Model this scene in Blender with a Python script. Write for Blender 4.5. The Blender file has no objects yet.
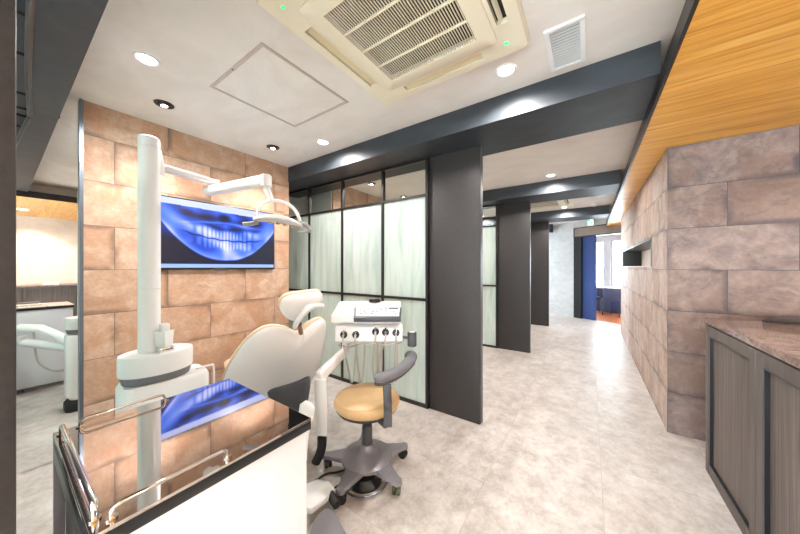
import bpy, bmesh, math, random
import numpy as np
from mathutils import Vector, Matrix
random.seed(7)
PI = math.pi
H = 2.53            # plaster ceiling
HB = 2.357          # beam soffit
HW = 2.29           # timber ceiling
CAMH = 1.33
F = 277.0
TH = math.atan(190 / 277)
SN, CS = math.sin(TH), math.cos(TH)
PITCH = 2.35
col = bpy.context.scene.collection

def at(u, v, d):
    """point of the room at forward distance d on the ray of (u, v)"""
    l = (u - 400) * d / F
    return Vector((l * CS - d * SN, l * SN + d * CS, CAMH - (v - 267) * d / F))
def lat(a, d, z):
    return Vector((a * CS - d * SN, a * SN + d * CS, z))
def on_z(u, v, z):
    d = F * (CAMH - z) / (v - 267)
    return at(u, v, d)

# ---------------------------------------------------------------- materials
MATS = {}
def nodes_of(name):
    m = bpy.data.materials.new(name); m.use_nodes = True
    nt = m.node_tree; b = nt.nodes['Principled BSDF']
    MATS[name] = m
    return m, nt, b
def plain(name, rgb, rough=0.5, metal=0.0, var=0.05, scale=12, spec=0.5, coat=0.0, bump=0.0):
    m, nt, b = nodes_of(name)
    tc = nt.nodes.new('ShaderNodeTexCoord'); n = nt.nodes.new('ShaderNodeTexNoise')
    n.inputs['Scale'].default_value = scale; n.inputs['Detail'].default_value = 5
    r = nt.nodes.new('ShaderNodeValToRGB')
    r.color_ramp.elements[0].position = 0.3; r.color_ramp.elements[1].position = 0.7
    r.color_ramp.elements[0].color = [max(0, c * (1 - var)) for c in rgb] + [1]
    r.color_ramp.elements[1].color = [min(1, c * (1 + var)) for c in rgb] + [1]
    nt.links.new(tc.outputs['Object'], n.inputs['Vector']); nt.links.new(n.outputs['Fac'], r.inputs['Fac'])
    nt.links.new(r.outputs['Color'], b.inputs['Base Color'])
    b.inputs['Roughness'].default_value = rough; b.inputs['Metallic'].default_value = metal
    b.inputs['Specular IOR Level'].default_value = spec; b.inputs['Coat Weight'].default_value = coat
    if bump:
        bp = nt.nodes.new('ShaderNodeBump'); bp.inputs['Strength'].default_value = bump; bp.inputs['Distance'].default_value = 0.01
        nt.links.new(n.outputs['Fac'], bp.inputs['Height']); nt.links.new(bp.outputs['Normal'], b.inputs['Normal'])
    return m
def emit(name, rgb, s):
    m, nt, b = nodes_of(name)
    b.inputs['Base Color'].default_value = [*rgb, 1]
    b.inputs['Emission Color'].default_value = [*rgb, 1]; b.inputs['Emission Strength'].default_value = s
    return m
def srgb(r, g, b):
    f = lambda c: ((c / 255) / 12.92) if c / 255 <= 0.04045 else ((c / 255 + 0.055) / 1.055) ** 2.4
    return (f(r), f(g), f(b))
def mth(nt, op, a, b=None, c=None):
    n = nt.nodes.new('ShaderNodeMath'); n.operation = op
    for i, x in enumerate((a, b, c)):
        if x is None: continue
        if isinstance(x, (int, float)): n.inputs[i].default_value = x
        else: nt.links.new(x, n.inputs[i])
    return n.outputs[0]
def ramp(nt, fac, stops):
    r = nt.nodes.new('ShaderNodeValToRGB'); cr = r.color_ramp
    while len(cr.elements) < len(stops): cr.elements.new(0.5)
    for e, (p, c) in zip(cr.elements, stops): e.position = p; e.color = [*c, 1]
    nt.links.new(fac, r.inputs['Fac']); return r.outputs['Color']
def mixc(nt, fac, a, b, mode='MIX'):
    n = nt.nodes.new('ShaderNodeMix'); n.data_type = 'RGBA'; n.blend_type = mode
    for k, x in ((0, fac), (6, a), (7, b)):
        if isinstance(x, (int, float)): n.inputs[k].default_value = x
        elif isinstance(x, tuple): n.inputs[k].default_value = [*x, 1]
        else: nt.links.new(x, n.inputs[k])
    return n.outputs[2]
def noise(nt, vec, scale, detail=5, rough=0.55, w=None, dist=0):
    n = nt.nodes.new('ShaderNodeTexNoise')
    if w is not None:
        n.noise_dimensions = '4D'; nt.links.new(w, n.inputs['W'])
    n.inputs['Scale'].default_value = scale; n.inputs['Detail'].default_value = detail
    n.inputs['Roughness'].default_value = rough; n.inputs['Distortion'].default_value = dist
    nt.links.new(vec, n.inputs['Vector']); return n.outputs['Fac']
def world_axes(nt):
    g = nt.nodes.new('ShaderNodeTexCoord'); s = nt.nodes.new('ShaderNodeSeparateXYZ')
    nt.links.new(g.outputs['Object'], s.inputs[0]); return s.outputs
def comb(nt, x, y, z=0):
    n = nt.nodes.new('ShaderNodeCombineXYZ')
    for i, v in enumerate((x, y, z)):
        if isinstance(v, (int, float)): n.inputs[i].default_value = v
        else: nt.links.new(v, n.inputs[i])
    return n.outputs[0]

def stone_mat(name, axis, off, tones, blot, grey, rust, veins=0.5, dark=0.55):
    """big fired stone tiles 650 x 327 mm in half bond; each with its own stains"""
    m, nt, b = nodes_of(name)
    ax = world_axes(nt)
    x = mth(nt, 'ADD', ax[axis], 20 * 0.65 - off); vec = comb(nt, x, ax[2], 0)
    def brick(mortar, smooth):
        k = nt.nodes.new('ShaderNodeTexBrick'); nt.links.new(vec, k.inputs['Vector'])
        k.offset = 0.5; k.offset_frequency = 2
        k.inputs['Scale'].default_value = 1; k.inputs['Brick Width'].default_value = 0.65
        k.inputs['Row Height'].default_value = 0.327; k.inputs['Mortar Size'].default_value = mortar
        k.inputs['Mortar Smooth'].default_value = smooth; k.inputs['Bias'].default_value = 0
        k.inputs['Color1'].default_value = (0, 0, 0, 1); k.inputs['Color2'].default_value = (1, 1, 1, 1)
        k.inputs['Mortar'].default_value = (0.5, 0.5, 0.5, 1); return k
    k1 = brick(0.0022, 0.1); k2 = brick(0.045, 1.0)
    rnd = mth(nt, 'MULTIPLY', k1.outputs['Color'], 17.3)
    p3 = comb(nt, ax[axis], ax[2], 0)
    big = noise(nt, p3, 3.2, 4, 0.5, w=rnd, dist=0.6)
    mid = noise(nt, p3, 9, 8, 0.65, w=rnd, dist=0.4)
    fine = noise(nt, p3, 45, 8, 0.7)
    base = ramp(nt, mid, [(0.3, tones[0]), (0.5, tones[1]), (0.7, tones[2])])
    # per tile tone
    base = mixc(nt, mth(nt, 'MULTIPLY', k1.outputs['Color'], 0.42), base, rust)
    blm = ramp(nt, big, [(0.50, (0, 0, 0)), (0.56, (1, 1, 1)), (0.61, (1, 1, 1)), (0.66, (0.45, 0.45, 0.45))])
    base = mixc(nt, mth(nt, 'MULTIPLY', blm, 0.62), base, blot)
    edge = mth(nt, 'MULTIPLY', k2.outputs['Fac'], mth(nt, 'SUBTRACT', mth(nt, 'MULTIPLY', big, 6.0), 2.75))
    edge = mth(nt, 'MINIMUM', mth(nt, 'MAXIMUM', edge, 0.0), 0.75)
    base = mixc(nt, edge, base, grey)
    vn = noise(nt, p3, 2.3, 6, 0.6, w=mth(nt, 'ADD', rnd, 40.0), dist=1.2)
    vein = mth(nt, 'SUBTRACT', 1.0, mth(nt, 'MULTIPLY', mth(nt, 'ABSOLUTE', mth(nt, 'SUBTRACT', vn, 0.44)), 38.0))
    base = mixc(nt, mth(nt, 'MULTIPLY', mth(nt, 'MAXIMUM', vein, 0.0), veins), base, grey)
    dk = mth(nt, 'MINIMUM', mth(nt, 'MAXIMUM', mth(nt, 'MULTIPLY', mth(nt, 'SUBTRACT', 0.40, vn), 12.0), 0.0), dark)
    base = mixc(nt, dk, base, mixc(nt, 0.5, grey, rust))
    base = mixc(nt, 0.28, base, ramp(nt, fine, [(0.3, (0.25, 0.25, 0.25)), (0.7, (0.75, 0.75, 0.75))]), 'OVERLAY')
    base = mixc(nt, mth(nt, 'MULTIPLY', k1.outputs['Fac'], 0.75), base, tuple(c * 0.35 for c in grey))
    nt.links.new(base, b.inputs['Base Color'])
    b.inputs['Roughness'].default_value = 0.62
    bp = nt.nodes.new('ShaderNodeBump'); bp.inputs['Strength'].default_value = 0.5; bp.inputs['Distance'].default_value = 0.006
    h = mth(nt, 'SUBTRACT', mth(nt, 'MULTIPLY', mid, 0.6), k1.outputs['Fac'])
    nt.links.new(h, bp.inputs['Height']); nt.links.new(bp.outputs['Normal'], b.inputs['Normal'])
    return m

stone_left = stone_mat('stone_tiles_left', 1, 0.838, (srgb(186, 148, 122), srgb(202, 166, 142), srgb(220, 192, 172)),
                       srgb(186, 140, 108), srgb(124, 100, 86), srgb(170, 128, 98), 0.12, 0.3)
stone_side = stone_mat('stone_tiles_side', 1, 3.385, (srgb(166, 146, 138), srgb(186, 168, 158), srgb(204, 190, 180)),
                       srgb(164, 134, 112), srgb(120, 108, 106), srgb(178, 148, 126), 0.2, 0.3)
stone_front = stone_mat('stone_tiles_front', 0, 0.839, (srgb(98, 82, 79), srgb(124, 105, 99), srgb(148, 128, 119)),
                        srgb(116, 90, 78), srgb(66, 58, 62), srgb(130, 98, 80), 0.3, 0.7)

def floor_mat():
    m, nt, b = nodes_of('stone_floor'); ax = world_axes(nt)
    v = comb(nt, mth(nt, 'ADD', ax[0], 12.54), mth(nt, 'ADD', ax[1], 12.1))
    k = nt.nodes.new('ShaderNodeTexBrick'); nt.links.new(v, k.inputs['Vector']); k.offset = 0.0
    for n_, val in (('Scale', 1), ('Brick Width', 0.6), ('Row Height', 0.6), ('Mortar Size', 0.0022), ('Mortar Smooth', 0.1), ('Bias', 0)):
        k.inputs[n_].default_value = val
    k.inputs['Color1'].default_value = (0, 0, 0, 1); k.inputs['Color2'].default_value = (1, 1, 1, 1)
    w = mth(nt, 'MULTIPLY', k.outputs['Color'], 9.1)
    p = comb(nt, mth(nt, 'MULTIPLY', ax[0], 1.0), mth(nt, 'MULTIPLY', ax[1], 0.9))
    a = noise(nt, p, 3.6, 10, 0.72, w=w, dist=0.35); c = noise(nt, p, 11, 10, 0.78, w=w, dist=0.2)
    base = ramp(nt, a, [(0.36, srgb(172, 162, 155)), (0.5, srgb(196, 187, 181)), (0.64, srgb(216, 210, 205))])
    base = mixc(nt, 0.45, base, ramp(nt, c, [(0.40, srgb(148, 137, 129)), (0.52, srgb(196, 188, 182)), (0.64, srgb(224, 219, 215))]))
    base = mixc(nt, mth(nt, 'MULTIPLY', k.outputs['Fac'], 0.4), base, srgb(160, 148, 140))
    nt.links.new(base, b.inputs['Base Color'])
    nt.links.new(ramp(nt, c, [(0.3, (0.32,) * 3), (0.7, (0.5,) * 3)]), b.inputs['Roughness'])
    return m
floor_m = floor_mat()

def plaster(name, lo, hi, scale=1.6, rough=0.75):
    m, nt, b = nodes_of(name); ax = world_axes(nt)
    p = comb(nt, ax[0], mth(nt, 'MULTIPLY', ax[1], 1.7), mth(nt, 'MULTIPLY', ax[2], 2.2))
    a = noise(nt, p, scale, 8, 0.6, dist=1.4)
    nt.links.new(ramp(nt, a, [(0.32, lo), (0.68, hi)]), b.inputs['Base Color'])
    b.inputs['Roughness'].default_value = rough
    return m
ceil_m = plaster('ceiling_plaster', srgb(226, 219, 213), srgb(238, 233, 228))
wallwhite_m = plaster('white_plaster', srgb(200, 200, 200), srgb(220, 219, 218), 2.5)
wallbeige_m = plaster('beige_plaster', srgb(206, 188, 172), srgb(220, 204, 188), 2.0)
beam_m = plaster('slate_beam', srgb(33, 37, 42), srgb(54, 59, 65), 1.8, 0.5)
column_m = plain('column_leather', srgb(46, 41, 40), 0.6, 0, 0.16, 60, bump=0.15)

def wood_mat(name, along, across, width, tones, seam, grain=1.0, rough=0.35):
    m, nt, b = nodes_of(name); ax = world_axes(nt)
    y = mth(nt, 'DIVIDE', ax[across], width); row = mth(nt, 'FLOOR', y); fr = mth(nt, 'FRACT', y)
    wn = nt.nodes.new('ShaderNodeTexWhiteNoise'); wn.noise_dimensions = '1D'; nt.links.new(row, wn.inputs['W'])
    rnd = wn.outputs['Value']
    lp = mth(nt, 'ADD', mth(nt, 'MULTIPLY', ax[along], 1.0), mth(nt, 'MULTIPLY', rnd, 31))
    p = comb(nt, mth(nt, 'MULTIPLY', lp, 1.1), mth(nt, 'MULTIPLY', ax[across], 16 * grain), mth(nt, 'MULTIPLY', rnd, 5))
    g = noise(nt, p, 1.0, 8, 0.6, dist=1.6)
    g2 = noise(nt, comb(nt, mth(nt, 'MULTIPLY', lp, 3), mth(nt, 'MULTIPLY', ax[across], 120 * grain), 0), 1.0, 4, 0.6)
    base = ramp(nt, g, [(0.32, tones[0]), (0.5, tones[1]), (0.68, tones[2])])
    base = mixc(nt, 0.2, base, ramp(nt, g2, [(0.35, (0.22,) * 3), (0.65, (0.78,) * 3)]), 'OVERLAY')
    base = mixc(nt, mth(nt, 'MULTIPLY', rnd, 0.35), base, tones[0])
    e = mth(nt, 'LESS_THAN', fr, 0.012)
    base = mixc(nt, mth(nt, 'MULTIPLY', e, seam), base, tuple(c * 0.3 for c in tones[0]))
    nt.links.new(base, b.inputs['Base Color']); b.inputs['Roughness'].default_value = rough
    return m
woodceil_m = wood_mat('timber_ceiling_boards', 0, 1, 0.11, (srgb(206, 138, 44), srgb(238, 178, 78), srgb(250, 204, 112)), 0.6)
woodfloor_m = wood_mat('timber_floor', 1, 0, 0.12, (srgb(170, 96, 50), srgb(196, 118, 66), srgb(210, 140, 84)), 0.6)
ash_m = wood_mat('dark_ash', 2, 1, 0.31, (srgb(64, 55, 51), srgb(96, 85, 79), srgb(126, 113, 105)), 0.25, 3.6, 0.55)
ashx_m = wood_mat('dark_ash_frame', 2, 1, 3.0, (srgb(72, 63, 59), srgb(88, 79, 74), srgb(102, 92, 87)), 0.0, 2.0, 0.55)

def marble():
    m, nt, b = nodes_of('brown_marble'); ax = world_axes(nt)
    p = comb(nt, ax[0], ax[1], ax[2])
    a = noise(nt, p, 3.2, 12, 0.75, dist=2.6); c = noise(nt, p, 22, 8, 0.7, dist=1.0)
    base = ramp(nt, a, [(0.33, srgb(74, 58, 54)), (0.45, srgb(112, 90, 82)), (0.53, srgb(150, 126, 116)), (0.6, srgb(92, 74, 68)), (0.72, srgb(130, 112, 106))])
    base = mixc(nt, 0.35, base, ramp(nt, c, [(0.35, srgb(80, 62, 58)), (0.65, srgb(172, 150, 140))]))
    nt.links.new(base, b.inputs['Base Color']); b.inputs['Roughness'].default_value = 0.16; return m
marble_m = marble()

white_m = plain('white_plastic', srgb(243, 243, 244), 0.28, 0, 0.01, 5, coat=0.3)
whitem_m = plain('white_laminate', srgb(240, 239, 242), 0.4, 0, 0.01, 5)
cream_m = plain('cream_plastic', srgb(240, 231, 208), 0.45, 0, 0.02, 4)
creamd_m = plain('cream_flap', srgb(226, 210, 172), 0.5, 0, 0.02, 4)
darkslot_m = plain('dark_recess', srgb(34, 26, 20), 0.8)
greyp_m = plain('grey_plastic', srgb(112, 112, 118), 0.45, 0, 0.03, 8)
greyd_m = plain('dark_grey_plastic', srgb(72, 72, 76), 0.4, 0, 0.03, 8)
greym_m = plain('grey_stool_metal', srgb(134, 131, 138), 0.35, 0.2, 0.02, 8)
blackp_m = plain('black_plastic', srgb(26, 26, 28), 0.35, 0, 0.05, 8)
rubber_m = plain('black_rubber', srgb(34, 33, 34), 0.6, 0, 0.1, 20)
green_m = plain('olive_caster', srgb(58, 66, 30), 0.45, 0, 0.1, 20)
frame_m = plain('black_frame', srgb(30, 26, 26), 0.4, 0, 0.1, 20)
chrome_m = plain('chrome', (0.82, 0.82, 0.84), 0.08, 1.0, 0.01, 5)
steel_m = plain('brushed_steel', srgb(150, 150, 156), 0.3, 1.0, 0.04, 30)
alum_m = plain('aluminium_strip', srgb(128, 138, 150), 0.3, 0.85, 0.03, 30)
tan_m = plain('tan_vinyl', srgb(222, 186, 138), 0.45, 0, 0.05, 9, bump=0.25)
tanc_m = plain('beige_cushion', srgb(226, 200, 172), 0.5, 0, 0.03, 9)
blue_m = plain('navy_door', srgb(62, 86, 152), 0.3, 0, 0.06, 3)
navyf_m = plain('navy_fabric', srgb(52, 56, 84), 0.7, 0, 0.1, 30)
navyp_m = plain('navy_panel', srgb(48, 58, 92), 0.5, 0, 0.05, 5)
mirror_m = plain('mirror_glass', (0.90, 0.92, 0.91), 0.005, 1.0, 0.002, 2)
mirrortop_m = plain('polished_cart_top', (0.60, 0.56, 0.54), 0.03, 1.0, 0.04, 3)
hose_m = plain('hose_rubber', srgb(196, 190, 186), 0.5)
taupe_m = plain('taupe_lintel', srgb(150, 132, 120), 0.5, 0, 0.08, 6)
ivory_m = plain('ivory_frame', srgb(216, 206, 196), 0.5)
lampglow_m = emit('downlight_glow', (1.0, 0.96, 0.9), 9)
exit_m = emit('exit_sign_green', srgb(20, 190, 140), 1.2)
exitw_m = emit('exit_sign_white', (0.85, 1.0, 0.95), 1.6)
led_m = emit('green_led', (0.05, 0.75, 0.25), 0.7)

def fres(nt):
    lw = nt.nodes.new('ShaderNodeLayerWeight'); lw.inputs['Blend'].default_value = 0.5
    return mth(nt, 'ADD', mth(nt, 'MULTIPLY', mth(nt, 'POWER', lw.outputs['Facing'], 5.0), 0.9), 0.04)
def frosted():
    m, nt, b = nodes_of('frosted_glass'); ax = world_axes(nt)
    p = comb(nt, mth(nt, 'MULTIPLY', ax[0], 14), ax[1], mth(nt, 'MULTIPLY', ax[2], 1.3))
    a = noise(nt, p, 1.0, 8, 0.65, dist=0.8)
    colr = ramp(nt, a, [(0.3, srgb(190, 206, 198)), (0.5, srgb(214, 224, 218)), (0.7, srgb(228, 234, 230))])
    d = nt.nodes.new('ShaderNodeBsdfDiffuse'); t = nt.nodes.new('ShaderNodeBsdfTranslucent'); g = nt.nodes.new('ShaderNodeBsdfGlossy')
    g.inputs['Roughness'].default_value = 0.12
    nt.links.new(colr, d.inputs['Color']); nt.links.new(colr, t.inputs['Color'])
    m1 = nt.nodes.new('ShaderNodeMixShader'); m1.inputs[0].default_value = 0.45
    nt.links.new(d.outputs[0], m1.inputs[1]); nt.links.new(t.outputs[0], m1.inputs[2])
    fr = fres(nt)
    m2 = nt.nodes.new('ShaderNodeMixShader'); nt.links.new(fr, m2.inputs[0])
    nt.links.new(m1.outputs[0], m2.inputs[1]); nt.links.new(g.outputs[0], m2.inputs[2])
    nt.links.new(m2.outputs[0], nt.nodes['Material Output'].inputs['Surface'])
    nt.nodes.remove(b); return m
frost_m = frosted()
def clearglass():
    m, nt, b = nodes_of('clear_glass')
    t = nt.nodes.new('ShaderNodeBsdfTransparent'); t.inputs['Color'].default_value = (0.9, 0.93, 0.92, 1)
    g = nt.nodes.new('ShaderNodeBsdfGlossy'); g.inputs['Roughness'].default_value = 0.02
    fr = fres(nt)
    mx = nt.nodes.new('ShaderNodeMixShader'); nt.links.new(fr, mx.inputs[0])
    nt.links.new(t.outputs[0], mx.inputs[1]); nt.links.new(g.outputs[0], mx.inputs[2])
    nt.links.new(mx.outputs[0], nt.nodes['Material Output'].inputs['Surface'])
    nt.nodes.remove(b); return m
clear_m = clearglass()

# ---------------------------------------------------------------- mesh builder
class MB:
    def __init__(self): self.bm = bmesh.new()
    def hexa(self, p, bev=0.0, seg=2):
        """p: 8 points, bottom ring 0-3, top ring 4-7"""
        bm = self.bm; vs = [bm.verts.new(q) for q in p]
        fs = [bm.faces.new([vs[i] for i in f]) for f in ((0, 3, 2, 1), (4, 5, 6, 7), (0, 1, 5, 4), (1, 2, 6, 5), (2, 3, 7, 6), (3, 0, 4, 7))]
        bmesh.ops.recalc_face_normals(bm, faces=fs)
        if bev > 0:
            es = list({e for f in fs for e in f.edges})
            bmesh.ops.bevel(bm, geom=es, offset=bev, segments=seg, profile=0.5, affect='EDGES')
        return self
    def box(self, x0, x1, y0, y1, z0, z1, bev=0.0, seg=2):
        return self.hexa([(x0, y0, z0), (x1, y0, z0), (x1, y1, z0), (x0, y1, z0), (x0, y0, z1), (x1, y0, z1), (x1, y1, z1), (x0, y1, z1)], bev, seg)
    def boxf(self, fn, a0, a1, b0, b1, z0, z1, bev=0.0, seg=2):
        return self.hexa([fn(a, b, z) for z in (z0, z1) for a, b in ((a0, b0), (a1, b0), (a1, b1), (a0, b1))], bev, seg)
    def ring(self, c, ax, r, seg, up=None, sq=1.0):
        ax = Vector(ax).normalized(); t = Vector(up) if up else (Vector((0, 0, 1)) if abs(ax.z) < 0.9 else Vector((1, 0, 0)))
        a = ax.cross(t).normalized(); b = ax.cross(a).normalized()
        return [self.bm.verts.new(Vector(c) + a * (r * math.cos(2 * PI * i / seg)) + b * (r * sq * math.sin(2 * PI * i / seg))) for i in range(seg)]
    def skin(self, rings, cap=True, closed=True):
        bm = self.bm; fs = []
        for r0, r1 in zip(rings, rings[1:]):
            n = len(r0)
            for i in range(n if closed else n - 1):
                fs.append(bm.faces.new((r0[i], r0[(i + 1) % n], r1[(i + 1) % n], r1[i])))
        if cap: fs.append(bm.faces.new(rings[0])); fs.append(bm.faces.new(rings[-1][::-1]))
        bmesh.ops.recalc_face_normals(bm, faces=fs); return self
    def cyl(self, p0, p1, r, r2=None, seg=20, bev=0.0):
        p0, p1 = Vector(p0), Vector(p1); ax = p1 - p0; L = ax.length; r2 = r if r2 is None else r2; u = ax / L
        rs = []
        if bev: rs += [self.ring(p0, u, r - bev, seg), self.ring(p0 + u * bev, u, r, seg), self.ring(p1 - u * bev, u, r2, seg), self.ring(p1, u, r2 - bev, seg)]
        else: rs += [self.ring(p0, u, r, seg), self.ring(p1, u, r2, seg)]
        return self.skin(rs)
    def tube(self, pts, r, seg=8, sq=1.0, up=None, taper=None, close=False):
        pts = [Vector(p) for p in pts]; n = len(pts); rs = []; prev = None
        for i, p in enumerate(pts):
            if close: d = pts[(i + 1) % n] - pts[i - 1]
            else: d = pts[min(i + 1, n - 1)] - pts[max(i - 1, 0)]
            d.normalize()
            if prev is None:
                t = Vector(up) if up else (Vector((0, 0, 1)) if abs(d.z) < 0.9 else Vector((1, 0, 0)))
                a = d.cross(t).normalized()
            else: a = (prev - d * prev.dot(d)).normalized()
            prev = a; b = d.cross(a); rr = r * (taper[i] if taper else 1)
            rs.append([self.bm.verts.new(p + a * (rr * math.cos(2 * PI * k / seg)) + b * (rr * sq * math.sin(2 * PI * k / seg))) for k in range(seg)])
        if close: rs.append(rs[0]); return self.skin(rs, cap=False)
        return self.skin(rs)
    def lathe(self, c, prof, seg=32, sx=1.0, sy=1.0, rot=0.0):
        rs = []
        for r, z in prof:
            rs.append([])
            for i in range(seg):
                a = 2 * PI * i / seg; x, y = r * sx * math.cos(a), r * sy * math.sin(a)
                rs[-1].append(self.bm.verts.new((c[0] + x * math.cos(rot) - y * math.sin(rot), c[1] + x * math.sin(rot) + y * math.cos(rot), c[2] + z)))
        return self.skin(rs)
    def prism(self, pts, vec, bev=0.0):
        """closed planar outline pushed along vec"""
        bm = self.bm; vec = Vector(vec)
        a = [bm.verts.new(Vector(p)) for p in pts]; b = [bm.verts.new(Vector(p) + vec) for p in pts]
        n = len(a); fs = [bm.faces.new(a), bm.faces.new(b[::-1])]
        for i in range(n): fs.append(bm.faces.new((a[i], b[i], b[(i + 1) % n], a[(i + 1) % n])))
        bmesh.ops.recalc_face_normals(bm, faces=fs)
        if bev:
            es = list(set(fs[0].edges) | set(fs[1].edges))
            bmesh.ops.bevel(bm, geom=es, offset=bev, segments=2, profile=0.5, affect='EDGES')
        return self
    def dome(self, pts, nrm, d1, d2, n=6, p=2.4):
        """pillow shape on an outline: bulges d1 along nrm and d2 against it"""
        pts = [Vector(q) for q in pts]; c = sum(pts, Vector()) / len(pts); nrm = Vector(nrm).normalized(); bm = self.bm; fs = []
        edge = [bm.verts.new(q) for q in pts]
        for sgn, D in ((1, d1), (-1, d2)):
            prev = edge
            for k in range(1, n + 1):
                r = 1 - k / n if k < n else 0
                a = math.sin((k / n) * PI / 2); rr = math.cos((k / n) * PI / 2) ** (2 / p)
                if k == n:
                    v = bm.verts.new(c + nrm * (sgn * D))
                    for i in range(len(prev)): fs.append(bm.faces.new((prev[i], prev[(i + 1) % len(prev)], v)))
                else:
                    cur = [bm.verts.new(c + (q - c) * rr + nrm * (sgn * D * a)) for q in pts]
                    for i in range(len(prev)): fs.append(bm.faces.new((prev[i], prev[(i + 1) % len(prev)], cur[(i + 1) % len(prev)], cur[i])))
                    prev = cur
        bmesh.ops.recalc_face_normals(bm, faces=fs); return self
    def build(self, name, mat, parent=None, smooth=True, ang=35):
        me = bpy.data.meshes.new(name); self.bm.to_mesh(me); self.bm.free()
        o = bpy.data.objects.new(name, me); col.objects.link(o); me.materials.append(mat)
        if smooth:
            me.polygons.foreach_set('use_smooth', [True] * len(me.polygons)); me.set_sharp_from_angle(angle=math.radians(ang))
        if parent is not None:
            o.parent = parent
            if parent.type == 'EMPTY': o.matrix_parent_inverse = Matrix.Translation(-parent.location)
        return o

def chaikin(pts, n=2):
    pts = [Vector(p) for p in pts]
    for _ in range(n):
        q = []
        for i in range(len(pts)):
            a, b = pts[i], pts[(i + 1) % len(pts)]; q += [a * 0.75 + b * 0.25, a * 0.25 + b * 0.75]
        pts = q
    return pts
def spline(pts, n=8):
    pts = [Vector(p) for p in pts]; out = []
    for i in range(len(pts) - 1):
        p0 = pts[max(i - 1, 0)]; p1 = pts[i]; p2 = pts[i + 1]; p3 = pts[min(i + 2, len(pts) - 1)]
        for k in range(n):
            t = k / n
            out.append(0.5 * ((2 * p1) + (p2 - p0) * t + (2 * p0 - 5 * p1 + 4 * p2 - p3) * t * t + (3 * p1 - p0 - 3 * p2 + p3) * t ** 3))
    return out + [pts[-1]]
def tag(o, label, cat, group=None):
    o['label'] = label; o['category'] = cat
    if group: o['group'] = group
    return o
def thing(name, label, cat, loc, group=None):
    o = bpy.data.objects.new(name, None); col.objects.link(o); o.location = loc; o.empty_display_size = 0.1
    return tag(o, label, cat, group)
def struct(o): o['kind'] = 'structure'; return o
def dup(o, off, label, parent=None):
    def rec(x, par):
        c = x.copy(); col.objects.link(c)
        if par is not None: c.parent = par
        else: c.location = x.location + Vector(off); c['label'] = label
        for ch in [q for q in bpy.data.objects if q.parent == x]: rec(ch, c)
        return c
    return rec(o, None)

# ================================================================= the setting
struct(MB().box(-3.75, 2.75, -5, 9.9, -0.1, 0).build('floor', floor_m))
struct(MB().box(-3.75, 0.6, -5, 9.9, H, H + 0.1).build('ceiling', ceil_m))
struct(MB().box(0.325, 2.75, -5, 9.0, HW, HW + 0.0665).build('ceiling_timber', woodceil_m))
struct(MB().box(0.310, 0.325, -5, 9.0, HW - 0.003, HW + 0.086).build('trim_1', frame_m))
struct(MB().box(0.6, 2.75, -5, 9.9, HW + 0.067, H + 0.1).build('ceiling_infill', ceil_m))
struct(MB().box(-3.75, -3.6, -5, 9.9, 0, H).build('wall_left', wallwhite_m))
struct(MB().box(2.70, 2.85, -5, 3.2, 0, HW).build('wall_right', wallbeige_m))
# back wall behind the viewpoint, with two unseen windows added for fill daylight
bw = MB(); bw.box(-3.75, 2.85, -5.15, -5, 0, 0.1); bw.box(-3.75, 2.85, -5.15, -5, 2.25, H)
for a, b in ((-3.75, -3.5), (-0.6, -0.4), (2.5, 2.85)): bw.box(a, b, -5.15, -5, 0.1, 2.25)
struct(bw.build('wall_back', wallwhite_m))
for i, (a, b) in enumerate(((-3.5, -0.6), (-0.4, 2.5))):
    w = MB()
    for x in (a, (a + b) / 2 - 0.03, b - 0.06): w.box(x, x + 0.06, -5.1, -5.04, 0.1, 2.25)
    w.box(a, b, -5.1, -5.04, 0.1, 0.16); w.box(a, b, -5.1, -5.04, 2.19, 2.25)
    wo = struct(w.build('window_%d' % (i + 2), frame_m))  # out of view, added to brighten the room from behind
    MB().box(a + 0.02, b - 0.02, -5.075, -5.068, 0.12, 2.24).build('pane', clear_m, wo)
# beams
for k in range(4):
    y0, y1 = (1.99 + PITCH * (k - 1), 2.555 + PITCH * (k - 1))
    if k == 0: y1 = 0.245
    struct(MB().box(-3.6, 0.50 if k else 0.31, y0, y1, HB, H).build('trim_%d' % (k + 2), beam_m)) if k == 0 else \
    struct(MB().box(-3.6, 0.309, y0, y1, HB, H).build('trim_%d' % (k + 2), beam_m))
struct(MB().box(-1.12, -0.86, 8.75, 8.98, 2.31, H).build('trim_7', beam_m))
# stone-clad wall blocks of the bays and the mirrors beside them
for k in range(3):
    o = k * PITCH
    struct(MB().box(-3.6, -3.0, 0.355 + o, 2.0 + o, 0, H).build('wall_stone_%d' % (k + 1), stone_left))
    mb = struct(MB().box(-3.6, -3.03, (-4.9 if k == 0 else 0.34 + o), 0.352 + o, 0, (HB - 0.001 if k == 0 else H)).build('wall_backing_%d' % (k + 1), frame_m if k == 0 else wallwhite_m))
struct(MB().box(-3.6, -3.03, 0.246, 0.352, HB, H).build('wall_backing_4', frame_m))
mir = MB().box(-3.029, -3.02, -1.9, 0.345, 0.004, HB - 0.002)
mir.box(-3.029, -3.02, 0.25, 0.345, HB - 0.002, H - 0.002)
tag(mir.build('wall_mirror', mirror_m, smooth=False), 'tall frameless mirror panel left of the lit stone wall, reflecting the reception', 'mirror')
es = MB(); es.box(-3.019, -2.985, 0.334, 0.343, 0.002, H - 0.002); es.box(-3.019, -2.992, 0.3445, 0.3545, 0.002, H - 0.002)
tag(es.build('edge_strip', alum_m), 'slim vertical metal strip where the mirror meets the stone wall', 'edge strip')

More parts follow.
